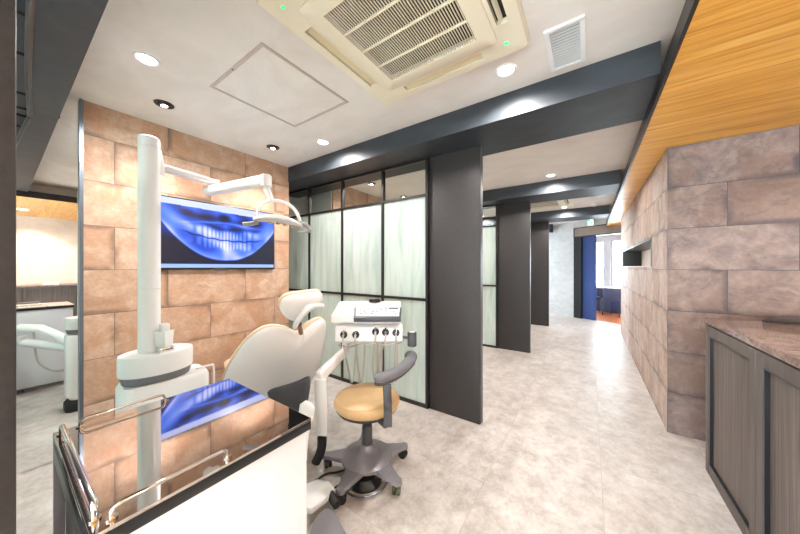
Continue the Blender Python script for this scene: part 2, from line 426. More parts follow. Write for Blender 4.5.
# right stone wall: front face and long side face with a framed niche
struct(MB().box(0.514, 2.7, 3.06, 3.3, 0, HW).build('wall_right_front', stone_front))
nz0, nz1, ny0, ny1 = 1.33, 1.632, 3.75, 6.72
sw = MB(); X0, X1 = 0.5135, 0.78
sw.box(X0, X1, 3.0605, ny0, 0, HW); sw.box(X0, X1, ny1, 7.08, 0, HW)
sw.box(X0, X1, ny0, ny1, 0, nz0); sw.box(X0, X1, ny0, ny1, nz1, HW)
struct(sw.build('wall_right_side', stone_side))
struct(MB().box(0.781, 0.9, 7.05, 7.95, 0, HW).build('wall_right_far', wallwhite_m))
nb = MB().box(X1, X1 + 0.03, 3.4, 7.0, 1.2, 1.8); struct(nb.build('wall_niche_back', wallbeige_m))
fr = thing('niche_frame', 'long black-lined niche cut into the stone corridor wall', 'niche', (0.6, 5.2, 1.33))
g = MB(); t_ = 0.022
g.box(X0 - 0.004, X1, ny0, ny0 + t_, nz0, nz1); g.box(X0 - 0.004, X1, ny1 - t_, ny1, nz0, nz1)
g.box(X0 - 0.004, X1, ny0, ny1, nz1 - t_, nz1); g.build('frame_lining', blackp_m, fr)
MB().box(X0 - 0.004, X1, ny0 + t_, ny1 - t_, nz0, nz0 + 0.012).build('ledge', ivory_m, fr)

# ---- diagonal end wall, sliding door, room with windows
P0 = Vector((-0.34, 8.64)); DV = Vector((0.835, -0.55)); NV = Vector((0.55, 0.835))
def D(t, q, z): p = P0 + DV * t + NV * q; return Vector((p.x, p.y, z))
w = MB(); w.boxf(D, -3.9, 0.0, 0, 0.15, 0, H); w.boxf(D, 0.0, 1.35, 0.02, 0.15, 2.35, H)
struct(w.build('wall_end', wallwhite_m))
dr = MB(); dr.boxf(D, 0.0, 0.2, -0.03, 0.15, 0, 2.12); dr.boxf(D, 0.0, 1.3, -0.035, -0.03, 2.33, 2.352); dr.boxf(D, 0.0, 0.02, -0.035, 0.0, 2.10, 2.35); dr.boxf(D, 0.0, 1.3, -0.036, 0.12, 2.10, 2.122)
door = struct(dr.build('door_1', blackp_m))
MB().boxf(D, 0.021, 1.3, -0.028, 0.14, 2.123, 2.329).build('lintel', taupe_m, door)
leaf = MB().boxf(D, 0.2, 0.52, 0.03, 0.07, 0.005, 2.099).build('door_leaf', blue_m, door)
rm = MB(); rm.boxf(D, -2.5, 2.6, 0.151, 3.6, -0.02, 0.006); struct(rm.build('floor_timber', woodfloor_m))
rc = MB(); rc.boxf(D, -2.4, 2.5, 0.152, 2.2, 2.36, 2.44); struct(rc.build('ceiling_far_room', wallwhite_m))
ww = MB(); ww.boxf(D, -2.4, 2.5, 2.0, 2.14, 0, 0.70); ww.boxf(D, -2.4, 2.5, 2.0, 2.14, 2.14, 2.36)
for a, b in ((-2.4, -1.75), (-0.49, -0.31), (0.75, 2.5)): ww.boxf(D, a, b, 2.0, 2.14, 0.70, 2.14)
struct(ww.build('wall_far_windows', plain('far_wall_grey', srgb(150, 148, 150), 0.7)))
wf = MB()
for a, b in ((-1.75, -0.49), (-0.31, 0.75)):
    wf.boxf(D, a, a + 0.04, 2.04, 2.09, 0.7, 2.14); wf.boxf(D, b - 0.04, b, 2.04, 2.09, 0.7, 2.14)
    wf.boxf(D, a, b, 2.04, 2.09, 0.7, 0.74); wf.boxf(D, a, b, 2.04, 2.09, 2.10, 2.14); wf.boxf(D, (a + b) / 2 - .015, (a + b) / 2 + .015, 2.04, 2.09, 0.7, 2.14)
wo = struct(wf.build('window_1', MATS['far_wall_grey']))
for a, b in ((-1.75, -0.49), (-0.31, 0.75)): MB().boxf(D, a + 0.01, b - 0.01, 2.06, 2.066, 0.71, 2.13).build('pane', clear_m, wo)
for a in (-2.5, 2.5):
    struct(MB().boxf(D, a - 0.1, a, 0.152, 2.2, 0.007, 2.36).build('wall_far_room_%s' % ('left' if a < 0 else 'right'), wallwhite_m))
dk = thing('window_desk', 'long counter desk with navy front under the bright far windows', 'desk', D(-0.3, 1.8, 0.006))
MB().boxf(D, -2.3, 2.3, 1.55, 1.99, 0.70, 0.735, 0.005).build('desk_top', ivory_m, dk)
MB().boxf(D, -2.25, 2.25, 1.66, 1.70, 0.0065, 0.699).build('front_panel', navyp_m, dk)
def far_chair(t, q, label):
    th_ = thing('waiting_chair', label, 'chair', D(t, q, 0.007), 'navy chairs at the far window desk')
    fn = lambda a, b, z: D(t + a, q + b, z)
    MB().boxf(fn, -0.24, 0.24, -0.22, 0.22, 0.40, 0.47, 0.02).build('seat', navyf_m, th_)
    back = [fn(0.25 * math.cos(a), -0.02 - 0.23 * math.sin(a), 0) for a in [PI * k / 14 for k in range(15)]]
    bm_ = MB(); rs = []
    for z, s in ((0.45, 1.0), (0.62, 1.03), (0.74, 1.02), (0.76, 0.98)):
        c = fn(0, 0, 0)
        o_ = [c + (Vector(p) - c) * s + Vector((0, 0, z)) for p in back]; i_ = [c + (Vector(p) - c) * s * 0.84 + Vector((0, 0, z)) for p in back[::-1]]
        rs.append([bm_.bm.verts.new(p) for p in o_ + i_])
    bm_.skin(rs).build('backrest', navyf_m, th_)
    for sx in (-1, 1):
        for sy in (-1, 1):
            MB().cyl(fn(0.21 * sx, 0.19 * sy, 0.007), fn(0.19 * sx, 0.17 * sy, 0.40), 0.014, 0.018, 10).build('leg', blackp_m, th_)
far_chair(0.30, 1.18, 'navy tub chair beside the corridor wall edge, right of two at the far windows')
far_chair(-0.42, 1.18, 'navy tub chair half hidden behind the blue sliding door, left of two')
# exit sign above the lintel
ex = thing('exit_sign', 'small green exit sign with white running figure above the far doorway', 'sign', D(0.52, -0.03, 2.36))
MB().boxf(D, 0.38, 0.52, -0.05, 0.015, 2.356, 2.52, 0.004).build('sign_case', whitem_m, ex)
MB().boxf(D, 0.383, 0.517, -0.054, -0.0505, 2.361, 2.515).build('sign_face', exit_m, ex)
e = MB()
def q(t, z): return D(0.445 + t * 0.9, -0.0575, 2.438 + z)
e.boxf(D, 0.495, 0.512, -0.058, -0.0545, 2.378, 2.498)
e.prism([q(-0.02, 0.02), q(0.012, 0.028), q(0.0, -0.02), q(-0.03, -0.012)], NV.to_3d() * 0.003)
e.prism([q(-0.03, -0.012), q(0.0, -0.02), q(0.03, -0.055), q(0.015, -0.06), q(-0.01, -0.035), q(-0.05, -0.055), q(-0.058, -0.045)], NV.to_3d() * 0.003)
e.prism([q(-0.015, 0.02), q(-0.05, 0.0), q(-0.06, 0.012), q(-0.01, 0.035), q(0.03, 0.01), q(0.04, 0.02), q(0.012, 0.035)], NV.to_3d() * 0.003)
e.cyl(q(0.018, 0.048), q(0.018, 0.048) + NV.to_3d() * 0.003, 0.014, seg=14)
e.build('running_figure', exitw_m, ex)

# ================================================================= columns and partitions
for k, lab in enumerate(('dark brown column closest to the viewer at the left picture edge', 'tall dark brown column beside the frosted screen and stool, widest of the row',
                         'dark brown column in the middle of the corridor row', 'dark brown column farthest down the corridor')):
    y = -0.047 + PITCH * k - (0.0125 if k == 0 else 0); x0 = -1.245
    cth = thing('column', lab, 'column', (-1.0, y + 0.04, 0), 'corridor columns')
    MB().box(x0, -0.765, y, y + 0.078, 0, HB, 0.003).build('column_body', column_m, cth)
    if k: MB().box(-0.7645, -0.7615, y + 0.012, y + 0.066, 0.001, HB - 0.001).build('edge_trim', greyd_m, cth)
mul = [-3.59, -2.99, -2.39, -1.79, -1.262]
def partition(k, label):
    y = 2.30 + PITCH * (k - 1) - (0.01 if k == 0 else 0)
    m_ = mul if k else [-3.018, -2.39, -1.79, -1.262]
    p = thing('glass_partition', label, 'partition', (-2.4, y, 0), 'black framed frosted glass screens')
    fr = MB(); t = 0.013; yd = 0.02
    for x in m_: fr.box(x - t + (t if x == m_[0] else 0), x + t, y - yd, y + yd, 0.001, HB - 0.001)
    for z0, z1 in ((0.001, 0.035), (1.008, 1.034), (1.995, 2.02), (HB - 0.024, HB - 0.001)): fr.box(m_[0], m_[-1] + t, y - yd + 0.002, y + yd - 0.002, z0, z1)
    fr.build('frame', frame_m, p)
    for a, b in zip(m_, m_[1:]):
        for z0, z1, mt in ((0.035, 1.008, frost_m), (1.034, 1.995, frost_m), (2.02, HB - 0.024, clear_m)):
            MB().box(a + t - 0.002, b - t + 0.002, y - 0.004, y + 0.004, z0 - 0.002, z1 + 0.002).build('clear_pane' if mt is clear_m else 'frosted_pane', mt, p, smooth=False)
partition(0, 'frosted glass screen edge-on beside the closest column, mostly hidden at far left')
partition(1, 'frosted glass screen with clear top panes behind the dental stool')
partition(2, 'frosted glass screen glimpsed between the widest column and the middle column')
partition(3, 'frosted glass screen beside the farthest column')
rl = MB(); rl.tube(spline([(-1.3, 0.07, 2.318), (-1.8, 0.075, 2.316), (-2.4, 0.095, 2.316), (-3.015, 0.125, 2.316)], 6), 0.012, 8)
cr = thing('curtain_rail', 'slim dark rail on short brackets under the beam at top left', 'rail', (-2.2, 0.1, HB))
rl.build('rail', frame_m, cr)
for x, y in ((-1.85, 0.077), (-2.2, 0.088), (-2.7, 0.108), (-2.95, 0.12)):
    b = MB(); b.cyl((x, y, 2.31), (x, y, HB - 0.0005), 0.006, seg=8); b.box(x - 0.007, x + 0.007, -0.03, y, 2.32, 2.334); b.build('bracket', frame_m, cr)

# ================================================================= ceiling fittings
def downlight(x, y, label, dark=False, z=H, r=0.048, grp='recessed downlights'):
    t = thing('downlight', label, 'downlight', (x, y, z), grp)
    m = MB(); rs = []
    prof = [(r + 0.012, -0.001), (r + 0.010, -0.006), (r, -0.007), (r - 0.004, -0.003), (r - 0.006, -0.0005)]
    rs = [[m.bm.verts.new((x + q_ * math.cos(2 * PI * i / 28), y + q_ * math.sin(2 * PI * i / 28), z + h)) for i in range(28)] for q_, h in prof]
    m.skin(rs, cap=False); m.build('trim_ring', blackp_m if dark else white_m, t)
    if dark:
        m = MB(); m.lathe((x, y, z - 0.004), [(r - 0.006, 0.003), (r - 0.010, -0.008), (0.028, -0.010), (0.026, 0.0)], 24); m.build('eyeball', blackp_m, t)
        MB().cyl((x, y, z - 0.016), (x, y, z - 0.0143), 0.020, seg=18).build('lamp', lampglow_m, t)
    else:
        MB().cyl((x, y, z - 0.0025), (x, y, z - 0.0006), r - 0.005, seg=24).build('lamp', lampglow_m, t)
    return t
LIGHTS = []
def spot(x, y, z, tgt, w, ang, blend=0.6, rad=0.03, colr=(1, 0.965, 0.93)):
    l = bpy.data.lights.new('lamp_light', 'SPOT'); l.energy = w; l.spot_size = math.radians(ang); l.spot_blend = blend
    l.shadow_soft_size = rad; l.color = colr
    o = bpy.data.objects.new('lamp_light', l); col.objects.link(o); o.location = (x, y, z)
    o.rotation_euler = (Vector(tgt) - Vector((x, y, z))).to_track_quat('-Z', 'Y').to_euler(); return o
WD, WE = 42, 15     # watts of down and wall-wash spots
dls = [(-2.108, 0.492, 'white downlight in the ceiling above the white light tower', False),
       (-2.586, 0.70, 'black-ringed eyeball downlight near the stone wall, closer to the mirror', True),
       (-2.614, 1.566, 'black-ringed eyeball downlight near the stone wall, closer to the beam', True),
       (-2.114, 1.775, 'white downlight between the ceiling hatch and the dark beam', False),
       (-0.422, 1.757, 'bright white downlight between the air conditioner and the beam', False)]
for x, y, lb, dk_ in dls:
    downlight(x, y, lb, dk_)
    if dk_: spot(x, y, H - 0.03, (-3.0, y + 0.02, 1.25), WE, 75)
    else: spot(x, y, H - 0.012, (x, y, 0), WD, 166, 0.5, 0.045)
for k in (1, 2):
    for x, y, lb, dk_ in dls:
        if (k == 1 and x == -0.422): lb2 = 'white downlight in the corridor ceiling between the first two beams'
        else: lb2 = ('downlight seen in the second bay over the glass screen' if k == 1 else 'downlight in the third bay beyond the middle column')
        if k == 1 and x != -0.422: lb2 = lb2 + {-2.108: ', white near the stone', -2.586: ', black ringed near side', -2.614: ', black ringed far side', -2.114: ', white near the next beam'}[x]
        if k == 2: lb2 = lb2 + {-2.108: ', white near the stone', -2.586: ', black ringed near side', -2.614: ', black ringed far side', -2.114: ', white near the last beam', -0.422: ', white on the corridor side'}[x]
        downlight(x, y + PITCH * k, lb2, dk_)
        if dk_: spot(x, y + PITCH * k, H - 0.03, (-3.0, y + PITCH * k, 1.25), WE, 75)
        else: spot(x, y + PITCH * k, H - 0.012, (x, y + PITCH * k, 0), WD, 166, 0.5, 0.045)
for x, y, lb in ((1.75, 0.25, 'round white downlight in the orange timber ceiling, seen in the mirror'), (1.75, 2.0, 'round white downlight in the timber ceiling over the reception counter, out of direct view'),
                 (1.2, -1.6, 'round white downlight in the timber ceiling near the entrance side')):
    downlight(x, y, lb, False, HW, 0.06, 'downlights in the timber ceiling'); spot(x, y, HW - 0.012, (x, y, 0), WD * 0.9, 166, 0.5, 0.05)
downlight(0.12, -0.9, 'white downlight over the corridor behind the viewpoint'); spot(0.12, -0.9, H - 0.012, (0.12, -0.9, 0), WD, 166, 0.5, 0.045)
downlight(-1.6, -1.2, 'white downlight in the bay behind the viewpoint'); spot(-1.6, -1.2, H - 0.012, (-1.6, -1.2, 0), WD, 166, 0.5, 0.045)
spot(2.2, 0.4, HW - 0.02, (2.7, 0.4, 1.3), 14, 80)

# hatch
hx0, hx1, hy0, hy1 = -2.082, -1.445, 0.80, 1.448
hatch = thing('ceiling_hatch', 'square plaster access hatch in the ceiling beside the air conditioner', 'hatch', (-1.76, 1.12, H))
m = MB(); t = 0.018
m.box(hx0, hx1, hy0, hy0 + t, H - 0.005, H - 0.0005); m.box(hx0, hx1, hy1 - t, hy1, H - 0.005, H - 0.0005)
m.box(hx0, hx0 + t, hy0 + t, hy1 - t, H - 0.005, H - 0.0005); m.box(hx1 - t, hx1, hy0 + t, hy1 - t, H - 0.005, H - 0.0005)
m.build('frame', plain('hatch_trim', srgb(196, 182, 172), 0.4), hatch)
MB().box(hx0 + t + 0.003, hx1 - t - 0.003, hy0 + t + 0.003, hy1 - t - 0.003, H - 0.003, H - 0.0004).build('panel', ceil_m, hatch)
MB().cyl((hx0 + 0.3, hy0 + 0.009, H - 0.008), (hx0 + 0.3, hy0 + 0.009, H - 0.004), 0.006, seg=12).build('latch', greyp_m, hatch)
# vent
v = thing('ceiling_vent', 'white square louvred vent between the air conditioner and the wide beam', 'vent', (-0.105, 1.75, H))
vx0, vx1, vy0, vy1 = -0.195, -0.02, 1.575, 1.925
m = MB(); t = 0.022
m.box(vx0, vx1, vy0, vy0 + t, H - 0.012, H - 0.0005, 0.003); m.box(vx0, vx1, vy1 - t, vy1, H - 0.012, H - 0.0005, 0.003)
m.box(vx0, vx0 + t, vy0 + t, vy1 - t, H - 0.012, H - 0.0005); m.box(vx1 - t, vx1, vy0 + t, vy1 - t, H - 0.012, H - 0.0005); m.build('frame', white_m, v)
m = MB(); n = 14
for i in range(n):
    y = vy0 + t + (vy1 - vy0 - 2 * t) * (i + 0.5) / n
    m.hexa([(vx0 + t, y - 0.004, H - 0.001), (vx1 - t, y - 0.004, H - 0.001), (vx1 - t, y - 0.003, H - 0.0005), (vx0 + t, y - 0.003, H - 0.0005),
            (vx0 + t, y + 0.0015, H - 0.011), (vx1 - t, y + 0.0015, H - 0.011), (vx1 - t, y + 0.0025, H - 0.0105), (vx0 + t, y + 0.0025, H - 0.0105)])
m.build('louvres', plain('vent_grey', srgb(190, 188, 186), 0.5), v)
MB().box(vx0 + t, vx1 - t, vy0 + t, vy1 - t, H - 0.0009, H - 0.0003).build('backing', darkslot_m, v)

def rsq(cx, cy, hx, hy, r, z, n=6):
    out = []
    for sx, sy, a0 in ((1, 1, 0), (-1, 1, PI / 2), (-1, -1, PI), (1, -1, 1.5 * PI)):
        for i in range(n + 1):
            a = a0 + PI / 2 * i / n; out.append((cx + sx * (hx - r) + r * math.cos(a), cy + sy * (hy - r) + r * math.sin(a), z))
    return out
def cassette(cx, cy, label):
    t = thing('air_conditioner', label, 'air conditioner', (cx, cy, H), 'ceiling cassette air conditioners')
    hw = 0.488; zt, zb = H - 0.0005, H - 0.032
    # outer frame: ring strip with real outlet slots
    m = MB(); so, si, sl = 0.425, 0.372, 0.255    # slot outer, inner, half length
    def ring(o1, o2, z0, z1):
        m.box(cx - o1, cx + o1, cy - o1, cy - o2, z0, z1); m.box(cx - o1, cx + o1, cy + o2, cy + o1, z0, z1)
        m.box(cx - o1, cx - o2, cy - o2, cy + o2, z0, z1); m.box(cx + o2, cx + o1, cy - o2, cy + o2, z0, z1)
    rs = [[m.bm.verts.new(p) for p in rsq(cx, cy, a, a, r, z)] for a, r, z in ((hw, 0.03, zt), (hw, 0.03, zt - 0.012), (hw - 0.012, 0.03, zb + 0.004), (so, 0.004, zb), (so, 0.004, zt))]
    m.skin(rs, cap=False)
    for sx in (-1, 1):
        for sy in (-1, 1):
            for pa, pb, qa, qb in ((sl, so, si, so), (si, so, sl, si)):
                xa, xb = sorted((cx + sx * pa, cx + sx * pb)); ya, yb = sorted((cy + sy * qa, cy + sy * qb))
                m.box(xa, xb, ya, yb, zb, zt)
    ring(si, 0.345, zb, zt); ring(0.3449, 0.30, zb + 0.003, zb + 0.009)
    m.build('panel', cream_m, t)
    for a in range(4):
        def fn(p, q_, z, a=a):
            ca, sa = round(math.cos(a * PI / 2)), round(math.sin(a * PI / 2)); return Vector((cx + p * ca - q_ * sa, cy + p * sa + q_ * ca, z))
        k = 0.018 if a != 0 else 0.0
        fl = MB()   # flap, the one on the corridor side hangs open
        if a == 3:
            fl.hexa([fn(p, q_, z) for z0, z1 in ((0.0, 0.0), (0.004, 0.004)) for p, q_, z in ((-sl + 0.01, si + 0.018, zb - 0.012 + z0), (sl - 0.01, si + 0.018, zb - 0.012 + z0), (sl - 0.01, si + 0.030, zb + 0.022 + z1), (-sl + 0.01, si + 0.030, zb + 0.022 + z1))])
        else:
            fl.hexa([fn(p, q_, z + z0) for z0 in (0.0, 0.004) for p, q_, z in ((-sl + 0.01, si + 0.004, zb + 0.016), (sl - 0.01, si + 0.004, zb + 0.016), (sl - 0.01, so - 0.010, zb + 0.003), (-sl + 0.01, so - 0.010, zb + 0.003))])
        fl.build('flap', creamd_m if a != 3 else cream_m, t)
        MB().boxf(fn, -sl, sl, si, so, zt - 0.004, zt - 0.001).build('outlet_recess', darkslot_m if a == 3 else creamd_m, t)
    # lift-down grille door
    m = MB(); z2 = zb - 0.012; gi = 0.268
    rs = [[m.bm.verts.new(p) for p in rsq(cx, cy, a, a, r, z)] for a, r, z in ((0.352, 0.03, zb + 0.01), (0.352, 0.03, z2 + 0.006), (0.344, 0.028, z2), (gi, 0.004, z2), (gi, 0.004, z2 + 0.02))]
    m.skin(rs, cap=False); m.build('grille_frame', cream_m, t)
    m = MB(); n = 40
    for i in range(n):
        x = cx - gi + 2 * gi * (i + 0.5) / n; m.box(x - 0.0019, x + 0.0019, cy - gi, cy + gi, z2 + 0.0025, z2 + 0.008)
    for i in range(1, 4):
        y = cy - gi + 2 * gi * i / 4; m.box(cx - gi, cx + gi, y - 0.004, y + 0.004, z2 + 0.0008, z2 + 0.012)
    m.build('grille_slats', cream_m, t, smooth=False)
    MB().box(cx - gi, cx + gi, cy - gi, cy + gi, z2 + 0.036, z2 + 0.040).build('grille_backing', darkslot_m, t)
    MB().box(cx + 0.375, cx + 0.395, cy + 0.375, cy + 0.395, zb - 0.0015, zb).build('green_marker', led_m, t)
    MB().box(cx - 0.40, cx - 0.385, cy - 0.40, cy - 0.385, zb - 0.0015, zb).build('green_marker', led_m, t)
cassette(-0.745, 1.122, 'cream ceiling cassette air conditioner with open slatted grille overhead')
cassette(-0.745, 1.122 + 2 * PITCH, 'cream cassette air conditioner glimpsed between the farther beams')
sd = MB(); sd.lathe((0.065, 6.45, H), [(0.055, -0.0005), (0.055, -0.012), (0.045, -0.03), (0.03, -0.045), (0.012, -0.048)], 24)
tag(sd.build('smoke_detector', white_m), 'small white smoke detector on the corridor ceiling near the last beam', 'smoke detector')

# ================================================================= monitor with the panoramic x-ray
my0, my1, mz0, mz1 = 0.685, 1.795, 1.308, 1.938
mon = thing('wall_monitor', 'wide wall screen showing a blue panoramic dental x-ray on the stone wall', 'monitor', (-2.99, 1.24, 1.308))
MB().box(-2.998, -2.965, my0, my1, mz0, mz1, 0.004).build('bezel', blackp_m, mon)
MB().box(-2.9648, -2.962, my0 + 0.5, my0 + 0.62, mz0 - 0.010, mz0 + 0.006, 0.001).build('sensor_foot', greyd_m, mon)
def screen():
    nx, nz = 300, 170; y0, y1, z0, z1 = my0 + 0.012, my1 - 0.012, mz0 + 0.016, mz1 - 0.012
    me = bpy.data.meshes.new('screen')
    ys = np.linspace(y0, y1, nx + 1); zs = np.linspace(z0, z1, nz + 1)
    Y, Z = np.meshgrid(ys, zs); co = np.stack([np.full(Y.size, -2.9642), Y.ravel(), Z.ravel()], 1)
    idx = np.arange((nx + 1) * (nz + 1)).reshape(nz + 1, nx + 1)
    f = np.stack([idx[:-1, :-1], idx[:-1, 1:], idx[1:, 1:], idx[1:, :-1]], -1).reshape(-1, 4)
    me.from_pydata(co.tolist(), [], f.tolist())
    U = (Y - y0) / (y1 - y0); V = (Z - z0) / (z1 - z0)
    rng = np.random.RandomState(3)
    def sm(a, b, x): t = np.clip((x - a) / (b - a), 0, 1); return t * t * (3 - 2 * t)
    def g(cu, cv, su, sv): return np.exp(-((U - cu) / su) ** 2 - ((V - cv) / sv) ** 2)
    fx = np.zeros_like(U)
    for k in range(26):
        a, b, p = rng.uniform(5, 40), rng.uniform(4, 26), rng.uniform(0, 6.3); fx += np.sin(a * U + b * V + p) / 26
    c = (U - 0.54); tone = 0.42
    jaw_lo = 0.10 + 3.0 * np.abs(c) ** 2.2           # lower border of the mandible
    inside = sm(-0.015, 0.03, V - jaw_lo)
    cl = np.zeros_like(U)
    for k in range(14):
        a, b, p = rng.uniform(2, 13), rng.uniform(2, 11), rng.uniform(0, 6.3); cl += np.sin(a * U + b * V + p) / 14
    B = 0.08 + 0.38 * inside + 0.45 * fx + 0.30 * cl
    B += 0.16 * inside * np.exp(-((V - jaw_lo - 0.02) / 0.05) ** 2)
    occ = 0.44 + 0.7 * c ** 2 - 0.10 * c               # bite line
    tw = np.exp(-(np.abs(c) / 0.31) ** 8)
    B += 0.12 * tw * np.exp(-((V - occ) / 0.18) ** 4)
    wv = np.sin(1.55 * np.clip(c / 0.31, -1, 1)); ph = (wv * 7.5) % 1.0; tooth = np.clip(np.sin(np.pi * ph), 0, 1) ** 0.7
    ln = 0.075 + 0.02 * np.sin(U * 37)
    up = np.exp(-((V - occ - 0.085) / ln) ** 4); lo = np.exp(-((V - occ + 0.08) / (ln * 0.9)) ** 4)
    B += tw * (0.20 * up + 0.18 * lo) * tooth - tw * 0.08 * (up + lo) * (1 - tooth)
    B -= 0.50 * tw * np.exp(-((V - occ - 0.006 * np.sin(U * 60)) / 0.009) ** 2)
    B -= 0.22 * tw * np.exp(-((V - occ - 0.19 - 0.015 * np.sin(U * 21)) / 0.03) ** 2)
    for cu, cv, su, sv, k in ((0.53, 0.80, 0.04, 0.06, 0.8), (0.36, 0.78, 0.09, 0.05, 0.4), (0.70, 0.76, 0.09, 0.05, 0.4), (0.25, 0.82, 0.05, 0.05, 0.3), (0.84, 0.78, 0.05, 0.05, 0.3), (0.08, 0.30, 0.06, 0.10, 0.2)):
        B -= k * g(cu, cv, su, sv)
    B += 0.34 * g(0.13, 0.58, 0.10, 0.16) + 0.30 * g(0.93, 0.60, 0.08, 0.16) + 0.25 * g(0.52, 0.20, 0.15, 0.09) + 0.22 * np.exp(-((V - 0.73 + 0.15 * np.abs(c)) / 0.018) ** 2) * tw
    B += 0.10 * np.exp(-((U - 0.54) / 0.03) ** 2) * inside
    outl = (1 - inside)
    B -= 0.30 * outl * sm(0.6, 0.3, V)
    B = np.clip(B, 0, 1) ** 1.25 * 1.05
    stops = [(0.0, (0.002, 0.003, 0.012)), (0.2, (0.004, 0.018, 0.14)), (0.4, (0.012, 0.075, 0.62)), (0.6, (0.09, 0.22, 0.95)), (0.8, (0.42, 0.47, 1.0)), (1.0, (0.75, 0.78, 1.0))]
    R = [np.interp(B, [s[0] for s in stops], [s[1][i] for s in stops]) for i in range(3)]
    band = (V > 0.90 - 0.04 * (U - 0.5)); bar = V < 0.055
    for i, (a, b) in enumerate(((0.55, 0.30), (0.62, 0.45), (1.0, 0.95))):
        R[i] = np.where(band, a, np.where(bar, b, R[i]))
    at_ = me.color_attributes.new('xray', 'FLOAT_COLOR', 'POINT')
    at_.data.foreach_set('color', np.stack([*[r.ravel() for r in R], np.ones(U.size)], 1).ravel())
    mt, nt, b = nodes_of('xray_screen'); a = nt.nodes.new('ShaderNodeVertexColor'); a.layer_name = 'xray'
    nt.links.new(a.outputs['Color'], b.inputs['Emission Color']); b.inputs['Emission Strength'].default_value = 0.6
    b.inputs['Base Color'].default_value = (0.01, 0.01, 0.02, 1); b.inputs['Roughness'].default_value = 0.25
    me.materials.append(mt); o = bpy.data.objects.new('screen', me); col.objects.link(o); o.parent = mon
    o.matrix_parent_inverse = Matrix.Translation(-mon.location)
screen()

# ================================================================= light tower (water unit) with operating light
TK = 2.03 / 1.83
TX, TY = -2.03, 0.52
tw = thing('dental_light_tower', 'white water unit with an oval head and a thick pole standing before the stone wall', 'dental unit', (TX, TY, 0))
m = MB(); m.lathe((TX, TY, 0), [(0.98, 0.748), (1.0, 0.756), (1.0, 0.845), (0.985, 0.856), (0.93, 0.859)], 48, 0.122, 0.165); m.build('oval_head', white_m, tw)
m = MB(); m.lathe((TX, TY, 0), [(0.80, 0.702), (0.9, 0.706), (0.955, 0.74), (0.955, 0.7475)], 48, 0.122, 0.165); m.build('grey_band', greyp_m, tw)
m = MB(); rs = [[m.bm.verts.new(p) for p in rsq(TX, TY + 0.035, a, b, 0.05, z)] for a, b, z in ((0.09, 0.17, 0.10), (0.11, 0.195, 0.14), (0.11, 0.195, 0.68), (0.10, 0.185, 0.7015))]
m.skin(rs); m.build('body', white_m, tw)
m = MB(); rs = [[m.bm.verts.new(p) for p in rsq(TX, TY + 0.035, a, b, 0.05, z)] for a, b, z in ((0.11, 0.2, 0.001), (0.11, 0.2, 0.06), (0.09, 0.17, 0.10))]
m.skin(rs); m.build('foot', rubber_m, tw)
PX, PY = TX, 0.484
m = MB(); m.lathe((PX, PY, 0), [(1.0, 0.8595), (1.0, 1.21)], 32, 0.049, 0.049); m.lathe((PX, PY, 0), [(1.0, 1.2115), (1.0, 1.995)], 32, 0.049, 0.049)
m.lathe((PX, PY, 0), [(1.0, 1.997), (1.0, 2.034), (0.96, 2.048), (0.8, 2.054)], 32, 0.049, 0.049); m.build('pole', white_m, tw)
# cup filler in front of the pole
fx, fy = PX + 0.062, PY + 0.05
cf = MB(); cf.lathe((fx, fy, 0), [(0.7, 0.885), (0.85, 0.895), (1.0, 0.965), (1.05, 0.972), (0.7, 0.973)], 4, 0.042, 0.042, PI / 4 + 0.6); cf.box(fx - 0.022, fx + 0.022, fy - 0.02, fy + 0.02, 0.972, 1.015, 0.006); 
o = cf.build('cup_filler', white_m, tw)
m = MB(); m.box(fx - 0.035, fx + 0.04, fy - 0.035, fy + 0.035, 0.8595, 0.885, 0.005); m.build('cup_rest', chrome_m, o)
m = MB(); m.tube(spline([(TX + 0.05, TY + 0.17, 0.71), (TX + 0.05, TY + 0.24, 0.71), (TX + 0.05, TY + 0.265, 0.685), (TX + 0.05, TY + 0.265, 0.45)], 6), 0.006, 8); m.build('pipe', whitem_m, tw)
# assistant instrument arms on the viewer side, seen in the mirror
aa = MB(); aa.tube([(TX + 0.08, TY - 0.02, 0.50), (-1.50, 0.36, 0.62), (-1.40, 0.26, 0.70), (-1.33, 0.13, 0.72)], 0.045, 12, 0.9); aa.build('instrument_holder', white_m, tw)
aa = MB(); aa.tube([(TX + 0.08, TY + 0.02, 0.45), (-1.55, 0.40, 0.50), (-1.33, 0.16, 0.57), (-1.33, 0.14, 0.64)], 0.045, 12, 0.9); aa.build('swing_arm', white_m, tw)
ca = MB(); ca.tube(spline([(-1.33, 0.22, 0.66), (-1.36, 0.24, 0.38), (-1.48, 0.32, 0.27), (-1.72, 0.4, 0.3)], 8), 0.009, 8); ca.build('cable', hose_m, tw)

# operating light
lamp = thing('operating_light', 'white dental operating lamp on a jointed arm from the tower top', 'dental lamp', (PX, PY, 1.90))
al = lambda u, v, d: at(u, v, d * TK)
j1 = al(216, 183, 1.70); j1b = j1 - Vector((0, 0, 0.035)); j2 = al(266, 180.5, 1.60)
m = MB(); m.hexa([al(u, vv, d) for u, vv, d in ((157.5, 172, 1.40), (166, 178, 1.43), (166, 178, 1.50), (157.5, 172, 1.46), (157.5, 141, 1.40), (162, 152, 1.43), (162, 152, 1.50), (157.5, 141, 1.46))], 0.006); m.build('bracket', white_m, lamp)
def bar(a, b, w0, h0, w1, h1, bev=0.006):
    a, b = Vector(a), Vector(b); d = (b - a).normalized(); s = d.cross(Vector((0, 0, 1))).normalized(); u = s.cross(d)
    return [a - s * w0 - u * h0, a + s * w0 - u * h0, b + s * w1 - u * h1, b - s * w1 - u * h1, a - s * w0 + u * h0, a + s * w0 + u * h0, b + s * w1 + u * h1, b - s * w1 + u * h1]
